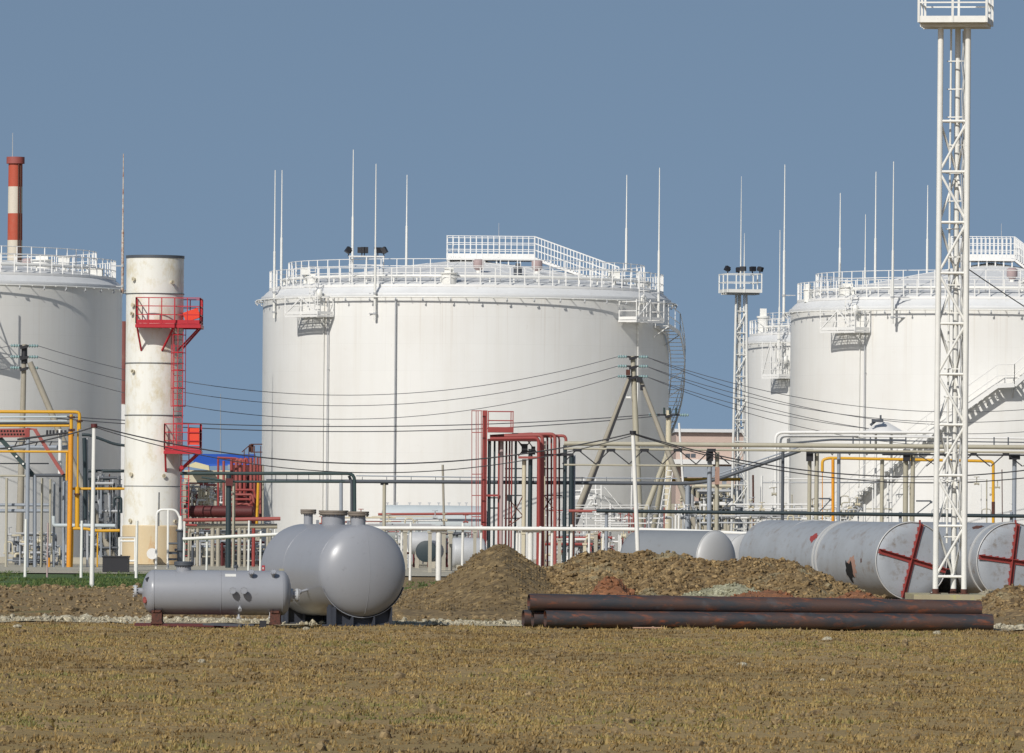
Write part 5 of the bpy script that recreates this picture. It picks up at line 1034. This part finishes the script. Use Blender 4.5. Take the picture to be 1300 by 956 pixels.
# clutter manifolds: real valve-and-pipe skids
def manifold(px0, px1, ytop, ybot, Y, cols, n, seed, label, legs=True, name='pipe_manifold', rr_=(.03,.075)):
    r = random.Random(seed); g = group_thing(name,label,'pipe manifold',(px0+px1)/2,Y); 
    for i in range(n):
        m_ = r.choice(cols); rad = r.uniform(*rr_); kind = r.random(); dy = r.uniform(-1.5,1.5)
        if kind < .42:
            y = r.uniform(ytop,ybot); a = r.uniform(px0,px0+(px1-px0)*.45); b = r.uniform(px0+(px1-px0)*.5,px1); run(g,[(a,y),(b,y)],Y,rad,m_,dy=dy,n=8)
        elif kind < .72:
            x = r.uniform(px0,px1); a = r.uniform(ytop,ytop+(ybot-ytop)*.5); run(g,[(x,a),(x,720 if legs and r.random()<.6 else min(ybot+5,720))],Y,rad,m_,dy=dy,n=8)
        else:
            x = r.uniform(px0,px1-6); y = r.uniform(ytop,ybot-6); w = r.uniform(5,14); run(g,[(x,y+12),(x,y),(min(px1,x+w),y),(min(px1,x+w),y+r.uniform(8,22))],Y,rad,m_,dy=dy,rb=.15,n=8)
        if r.random() < .5:
            x = r.uniform(px0,px1); y = r.uniform(ytop,ybot); c = pp(x,y,Y+dy-.15); mb = MB(); mb.flange(c-V(.12,0,0),(1,0,0),rad*2.2,.05,12,6); mb.flange(c+V(.08,0,0),(1,0,0),rad*2.2,.05,12,6); mb.cyl(c-V(.1,0,0),c+V(.1,0,0),rad*1.4,10); mb.cyl(c,c+V(0,0,.35),.025,6); mb.tube([c+V(.13*math.cos(q),.13*math.sin(q),.35) for q in [2*math.pi*j/12 for j in range(12)]],.018,5,True); part(g,'valve',mb,M[r.choice(cols)])
    if legs:
        for x in (px0+2,(px0+px1)/2,px1-2): vert(g,x,ytop,720,Y+.8,3,cols[0],'leg')
    return g
manifold(236,283,612,652,395,('cream','cream','whitepipe','galv','pinkred'),52,5,'cream and grey valve skid seen between the chimney and the red manifold')
manifold(238,345,672,716,362,('conc','dkgrey','darkred','galv','greypipe'),50,8,'low dark valve skid under the faded red header pipes')
manifold(866,944,615,662,440,('galv','cream','whitepipe','beige','greypipe','dkgrey'),66,15,'distant cream and grey process skid between the two tanks',rr_=(.04,.12))
manifold(3,84,676,716,350,('dkgrey','galv','greypipe','cream'),44,21,'low grey valve skid behind the left fence posts',legs=False)
manifold(104,154,604,700,372,('dkgrey','greypipe','galv','navy'),36,25,'grey and dark blue pipe skid between the left tank and the chimney')
manifold(505,600,676,712,356,('galv','dkgrey','whitepipe','darkred'),34,31,'low pipe skid seen under the pale horizontal tank')
manifold(685,792,678,712,366,('galv','dkgrey','cream','red','whitepipe'),44,35,'low pipe skid behind the white rail right of the red rack')
manifold(860,1100,640,664,352,('whitepipe','galv','dkgrey','cream'),46,41,'thin pipework just above the scrap tanks',rr_=(.025,.05))
manifold(965,1290,604,655,368,('whitepipe','galv','whitepipe','beige'),26,51,'light thin pipework standing directly in front of the right tank',rr_=(.02,.04))
manifold(690,860,640,672,372,('whitepipe','galv','pinkred','whitepipe'),28,57,'white and faded red thin pipes at the shaded foot of the central tank',rr_=(.02,.045))
manifold(395,600,655,676,366,('whitepipe','pinkred','galv','cream'),24,61,'thin pipework around the pale horizontal tank',rr_=(.02,.045),legs=False)
# left red manifold
g = group_thing('red_manifold','dense dark red manifold of bent riser pipes at the left edge of the central tank','pipe manifold',308,385)
for k,x in enumerate((297,303,308,313.5,318.5,323,327,330.5)): run(g,[(x+1,588+ (k%2)),(x,583+(k%3)*.5),(x-3,583),(x-3,622+k*3)] if k < 4 else [(x,581),(x,624+k*4)],385,.085 if k < 5 else .06,('pinkred','red')[k%3 == 0],'riser_pipe',rb=.1,dy=-.2*k)
for k,y in enumerate((622,628,634,640,646)): run(g,[(292,y),(322-k*2,y),(324-k*2,y+6),(324-k*2,668)],384,.07,'pinkred' if k%2 else 'red','header_pipe',rb=.2,dy=-.3*k)
run(g,[(328,612),(326,665)],381,.075,'yellow','yellow_riser')
run(g,[(277,582),(277,652)],384,.06,'red','riser_pipe'); run(g,[(284,585),(284,655)],384,.07,'pinkred','riser_pipe'); run(g,[(276,581),(300,582)],384,.06,'red','header_pipe'); run(g,[(334,590),(334,665)],383,.05,'beige','riser_pipe')
mb = MB()
for x in (310,316,323,331): mb.beam(pp(x,566 if x > 315 else 571,385.5),pp(x,583,385.5),.05,.05)
for y in (564,574): mb.beam(pp(318,y,385.5),pp(333,y,385.5),.06,.06)
mb.beam(pp(307,574,385.5),pp(316,566,385.5),.05,.05); mb.cbox(pp(319,569,385.7),.25,.2,.4); part(g,'top_frame',mb,M['rust'])
mb = MB(); mb.box(PX(296,386,6),PX(333,386,6),386,387,ZY(315,660,386),ZY(315,590,386)); part(g,'back_panel',mb,M['darkred'])
g = group_thing('header_pipes','faded red header pipe and beige beam running low on concrete legs beside the chimney','pipeline',290,355)
run(g,[(233,660.5),(356,658.5)],355,.10,'pinkred'); run(g,[(236,668),(352,668)],355,.13,'beige','beam',dy=.4); run(g,[(233,666),(250,667)],355,.06,'red',dy=-.2)
for x,w in ((270,5),(277,5),(304,5),(311,4),(322,4.5),(251,4),(340,4)): vert(g,x,668,720,355.4,w,'red' if x in (322,) else 'conc','leg')
vert(g,296,672,720,355.2,3.5,'pinkred','leg')
g = group_thing('dark_drum','dark maroon horizontal drum behind the faded red header','drum',280,366); c_ = pp(240,649,366); mb = MB(); mb.lathe(c_,(1,0,0),[(0,.2),(.1,.30),(3.2,.30),(3.3,.2)],24); part(g,'shell',mb,M['darkred'])
for x in (245,318): vert(g,x,652,720,366,3,'dkgrey','leg')
# dark pipes left of the chimney
g = group_thing('pipeline','short dark pipe joining the left rack to the chimney','pipeline',131,376); run(g,[(106,598),(170,598)],376,.085,'navy'); run(g,[(104,552),(113,552),(130,558),(145,564),(170,567)],376,.075,'navy','bent_pipe',rb=.6,dy=-2)
for x in (131,139): vert(g,x,602,720,376,3.5 if x == 131 else 1.5,'greypipe' if x == 131 else 'rust','leg')
# ================================================================ left yellow gas pipes and grey rack
g = group_thing('gas_pipeline','orange yellow gas pipes framing the left rack','gas pipe',90,322)
run(g,[(-40,522.5),(93,523),(101,523.5),(101,545)],322,.075,'yellow',rb=.15); run(g,[(-40,540.5),(88,540.5)],322,.055,'yellow'); run(g,[(-40,573),(87,573.5)],322,.055,'yellow'); run(g,[(90.5,526),(90.5,548)],322,.075,'yellow'); run(g,[(90,548),(89.5,600),(87.5,720)],322,.115,'orange',rb=.5,dy=-.1); run(g,[(85,575),(84.5,610)],322,.05,'yellow'); run(g,[(99,535),(98.5,620)],322,.045,'yellow',dy=.2); run(g,[(98,618),(98,671)],322,.11,'yellow',dy=.15); run(g,[(88,620.5),(158,620.5)],322,.06,'yellow',dy=.3); run(g,[(86,671),(108,671),(122,674),(152,673.5)],322,.07,'yellow',rb=.4); run(g,[(92,672),(92,690),(91,720)],322,.05,'yellow'); run(g,[(62,708),(62,720)],322,.06,'orange')
run(g,[(124,676),(123.5,720)],322,.035,'yellow')
mb = MB()
for x,y in ((91,546.5),(91,530.5),(101,535),(90,553),(98,628)): mb.flange(pp(x,y,322-.02),(0,0,1),.15,.05,14,8)
mb.cbox(pp(91,546,322),.28,.28,.10); part(g,'flange',mb,M['rust'])
run(g,[(-40,538),(88,538)],322.2,.055,'black','black_pipe')
YQ = 340.0; g = group_thing('pipe_rack','grey pipe rack with red and dark green braces at the left picture edge','pipe rack',45,YQ)
m_, nt_, b_, co_ = start('perforated_red'); b_.inputs['Base Color'].default_value = (.36,.07,.06,1)
mb = MB(); mb.beam(pp(-30,550,YQ-1),pp(33,549.5,YQ-1),.12,.42); 
pb = part(g,'box_girder',mb,M['pinkred'])
for i in range(9):
    for y in (547.3,551.5): q = pp(-2+i*3.9+(1 if y > 550 else 0),y,YQ-1.065); mb = MB(); mb.box(q.x-.045,q.x+.045,q.y-.004,q.y+.05,q.z-.045,q.z+.045); part(pb,'punched_hole',mb,M['hole'])
mb = MB(); mb.cbox(pp(35,551,YQ-1),.20,.2,.55); part(g,'girder_end',mb,M['red'])
mb = MB(); mb.beam(pp(44,545,YQ-.9),pp(80,602,YQ-.9),.16,.16); part(g,'red_brace',mb,M['pinkred']); mb = MB(); mb.beam(pp(34,544,YQ-.9),pp(47,545.5,YQ-.9),.10,.08); part(g,'red_tie',mb,M['pinkred'])
mb = MB(); mb.beam(pp(0,556,YQ-.8),pp(42,603,YQ-.8),.20,.20); part(g,'dark_brace',mb,M['dkgreen'])
mb = MB()
for t in (.28,.5,.7,.88): q = pp(0+42*t,556+47*t,YQ-.92); mb.cyl(q,q-V(0,.05,0),.05,8)
part(g,'bolts',mb,M['white'])
run(g,[(38,603.5),(86,603.5)],YQ-.8,.085,'dkgrey'); run(g,[(44,603),(44,720)],YQ-.8,.09,'greypipe','post'); vert(g,35.5,556,720,YQ-1.2,5.2,'greypipe','post'); vert(g,8.5,607,720,YQ+.4,3.4,'beige','post'); vert(g,53.5,607,720,YQ+.2,3.2,'beige','post'); vert(g,64,608,690,YQ+.2,2.8,'beige','post'); vert(g,69,612,720,YQ+.6,3,'greypipe','post'); vert(g,76.5,604,668,YQ+.1,3.2,'dkgrey','post'); vert(g,81.5,604,720,YQ+.6,4,'greypipe','post'); vert(g,76.5,545,604,YQ+.3,5,'whitepipe','post')
run(g,[(-40,641),(62,641)],YQ+1,.075,'greypipe'); run(g,[(-40,648.5),(62,648.5)],YQ+1,.09,'greypipe'); run(g,[(-40,588.5),(62,588.5)],YQ+1,.03,'dkgrey'); run(g,[(-40,604),(36,604)],YQ+1,.05,'beige'); run(g,[(-40,530),(85,529)],YQ+1,.05,'palebl'); run(g,[(-40,535),(85,535)],YQ+1.4,.055,'palebl','pipe'); run(g,[(-40,568),(86,568)],YQ+1,.11,'greypipe'); run(g,[(-40,560),(86,561)],YQ+1.3,.03,'dkgrey')
run(g,[(68,655),(68,667),(82,667),(146,667.5)],YQ-.5,.09,'palebl','white_bend',rb=.12)
mb = MB()
for x in (60,64,68,73,78,83): mb.cbox(pp(x,549,YQ),.10,.1,.22)
for x in (22,31,48,57,66): mb.beam(pp(x,560,YQ),pp(x-3,566,YQ),.05,.05)
part(g,'clamps',mb,M['black'])
run(g,[(22,558),(88,549)],YQ-1.3,.05,'black','cable_bundle'); run(g,[(107,556),(108,600),(108,660)],YQ+2,.10,'navy','dark_pipe',rb=.1); run(g,[(110.5,556),(111,720)],YQ+2.2,.06,'galv')
mb = MB(); x0 = PX(130,318,0); x1 = PX(162,318,0); z1 = ZY(146,706,318); mb.box(x0,x1,318,319.5,.0,z1); mb.box(x0-.03,x1+.03,317.97,319.53,z1-.06,z1+.003); solo('metal_trough',mb,M['black'],'black rectangular trough on the pale apron at the chimney foot','trough')
mb = MB()
for x in (151.5,171.5): mb.cyl(V(PX(x,325,0),325,0),pp(x,682,325),.05,8)
for y in (682.5,687,712): mb.cyl(pp(151.5,y,325),pp(171.5,y,325),.045,8)
solo('gate_frame',mb,M['white'],'small white pipe gate frame in front of the beige chimney base','gate')
mb = MB(); c_ = pp(193,703,362.5); mb.lathe(V(c_.x,363.0,c_.z),(0,-1,0),[(0,.22),(.3,.22),(.3,.28),(.36,.28)],18); solo('inspection_port',mb,M['whitepipe'],'round white inspection port sticking out of the beige chimney base','port')
# ================================================================ distant buildings
g = group_thing('warehouse','low warehouse with a bright blue sheet roof beyond the chimney','building',272,520); Yb = 520
z0 = ZY(272,597,Yb); zr = ZY(272,575.5,Yb); xa = PX(234,Yb,6); xb = PX(320,Yb,6); mb = MB(); mb.box(xa,xb,Yb,Yb+14,-.1,z0); part(g,'wall',mb,M['cream'])
mb = MB(); zE = ZY(272,596,Yb); vs = [(PX(246,Yb,6),Yb-.4,zE+.35),(xb,Yb-.4,zE+.5),(xb,Yb+7,zr),(PX(240,Yb,6),Yb+7,zr),(PX(246,Yb,6),Yb-.4,zE+.2),(xb,Yb-.4,zE+.35),(xb,Yb+7,zr-.15),(PX(240,Yb,6),Yb+7,zr-.15)]; mb.add(vs,[(0,1,2,3),(7,6,5,4),(0,4,5,1),(1,5,6,2),(2,6,7,3),(3,7,4,0)]); part(g,'roof',mb,M['blueroof'])
mb = MB(); gx = lambda x: PX(x,Yb-1.5,6); zz = lambda y: ZY(250,y,Yb-1.5); mb.add([(gx(236),Yb-1.5,zz(592)),(gx(266),Yb-1.5,zz(597)),(gx(265),Yb-1.5,zz(591)),(gx(248),Yb-1.5,zz(586.5)),(gx(236),Yb-.5,zz(592)),(gx(266),Yb-.5,zz(597)),(gx(265),Yb-.5,zz(591)),(gx(248),Yb-.5,zz(586.5))],[(0,1,2,3),(7,6,5,4),(0,4,5,1),(1,5,6,2),(2,6,7,3),(3,7,4,0)]); part(g,'gable',mb,paint('gable_cream',(.66,.60,.36),.7))
mb = MB(); mb.box(PX(290,Yb,6),PX(312,Yb,6),Yb-1.0,Yb-.41,ZY(300,596,Yb),ZY(300,590,Yb)); part(g,'dormer',mb,M['greypipe'])
g = group_thing('hall','pinkish rendered hall with a white roof edge between the central and distant tanks','building',905,540); Yb = 540
zt_ = ZY(905,549,Yb); mb = MB(); mb.box(PX(858,Yb,6),PX(1010,Yb,6),Yb,Yb+20,-.1,zt_); part(g,'wall',mb,M['pinkwall'])
mb = MB(); mb.box(PX(856,Yb,6),PX(1012,Yb,6),Yb-.4,Yb+20.4,zt_+.003,zt_+.25); part(g,'roof',mb,M['roofw'])
zm = ZY(905,587,Yb); mb = MB(); mb.box(PX(852,Yb,6),PX(944,Yb,6),Yb-1.2,Yb-.003,zm-.15,zm+.2); part(g,'ledge',mb,M['whitepipe'])
for x in (873,880,936): mb = MB(); mb.box(PX(x-3,Yb,6),PX(x+3,Yb,6),Yb-.02,Yb+.1,ZY(x,581,Yb),ZY(x,576,Yb)); part(g,'window',mb,M['dkgrey'])
mb = MB(); Yh = 500; mb.box(PX(852,Yh,6),PX(944,Yh,6),Yh,Yh+3,-.1,ZY(900,640,Yh)); solo('low_shed',mb,M['conc'],'low grey wall behind the distant process skid','shed')
mb = MB(); Yh = 505; mb.box(PX(868,Yh,6),PX(944,Yh,6),Yh,Yh+3,ZY(900,606,Yh),ZY(900,592,Yh)); 
for x in (870,895,920,942): mb.beam(V(PX(x,Yh,6),Yh+.5,0),V(PX(x,Yh,6),Yh+.5,ZY(900,606,Yh)),.3,.3)
solo('cable_gallery',mb,M['greypipe'],'grey elevated gallery in front of the pinkish hall','gallery')
mb = MB(); Yh = 470; mb.box(PX(220,Yh,6),PX(345,Yh,6),Yh,Yh+.3,-.1,ZY(270,612,Yh)); solo('yard_wall',mb,M['conc'],'grey yard wall behind the cream valve skid','wall')
mb = MB(); Yh = 430; mb.box(PX(138,Yh,6),PX(172,Yh,6),Yh,Yh+2,-.1,ZY(155,514,Yh)); solo('white_hut',mb,M['whitepipe'],'narrow white wall seen in the gap between the left tank and the chimney','wall')
# mid-distance plant floor clutter: dark bund walls
for (x0,x1,yt,Yk,lab) in ((-60,160,716,366,'low concrete bund wall behind the yellow pipes'),(225,480,716,372,'low concrete bund wall behind the faded red header'),(480,800,712,378,'low concrete bund wall under the pale horizontal tank'),(800,1400,700,384,'low concrete bund wall behind the scrap tanks')):
    mb = MB(); mb.box(PX(x0,Yk,0),PX(x1,Yk,0),Yk,Yk+.3,-.1,max(.3,ZY((x0+x1)/2,yt,Yk))); solo('bund_wall',mb,M['conc'],lab,'wall',None,'low bund walls')
# ================================================================ camera, light, sky
cam = bpy.data.cameras.new('camera'); co = bpy.data.objects.new('camera', cam); COL.objects.link(co); sc.camera = co
cam.sensor_width = 36; cam.sensor_fit = 'HORIZONTAL'; cam.lens = 36*F/1300; cam.shift_y = (YH-478)/1300; cam.clip_start = 1; cam.clip_end = 12000
co.matrix_world = Matrix(((CR,-SR,0,0),(0,0,-1,0),(SR,CR,0,CH),(0,0,0,1)))
AZ, EL = R_(27.5), R_(35)
sd = V(-math.sin(AZ)*math.cos(EL), -math.cos(AZ)*math.cos(EL), math.sin(EL))
sl = bpy.data.lights.new('sun','SUN'); sl.energy = 3.5; sl.angle = R_(.5); sl.color = (1,.965,.905); so = bpy.data.objects.new('sun', sl); COL.objects.link(so); so.rotation_euler = sd.to_track_quat('Z','Y').to_euler(); so.location = (0,0,50)
w = bpy.data.worlds.new('World'); sc.world = w; w.use_nodes = True; nt = w.node_tree; bg = nt.nodes['Background']
sky = nt.nodes.new('ShaderNodeTexSky'); sky.sky_type = 'NISHITA'; sky.sun_disc = False; sky.sun_elevation = EL; sky.sun_rotation = math.pi+AZ; sky.altitude = 0; sky.air_density = 1.0; sky.dust_density = .6; sky.ozone_density = 1.0
mx = nt.nodes.new('ShaderNodeMix'); mx.data_type = 'RGBA'; mx.blend_type = 'MULTIPLY'; mx.inputs[0].default_value = 1; mx.inputs[7].default_value = (*SKYTINT,1)
tcw = nt.nodes.new('ShaderNodeTexCoord'); va = nt.nodes.new('ShaderNodeVectorMath'); va.operation = 'ADD'; va.inputs[1].default_value = (0,0,.34); vnm = nt.nodes.new('ShaderNodeVectorMath'); vnm.operation = 'NORMALIZE'
nt.links.new(tcw.outputs['Generated'], va.inputs[0]); nt.links.new(va.outputs[0], vnm.inputs[0]); nt.links.new(vnm.outputs[0], sky.inputs[0])
nt.links.new(sky.outputs[0], mx.inputs[6]); nt.links.new(mx.outputs[2], bg.inputs[0]); bg.inputs[1].default_value = .14
sc.view_settings.view_transform = 'Standard'; sc.view_settings.look = 'None'; sc.view_settings.gamma = 1; sc.view_settings.exposure = EXPO
sc.render.engine = 'CYCLES'
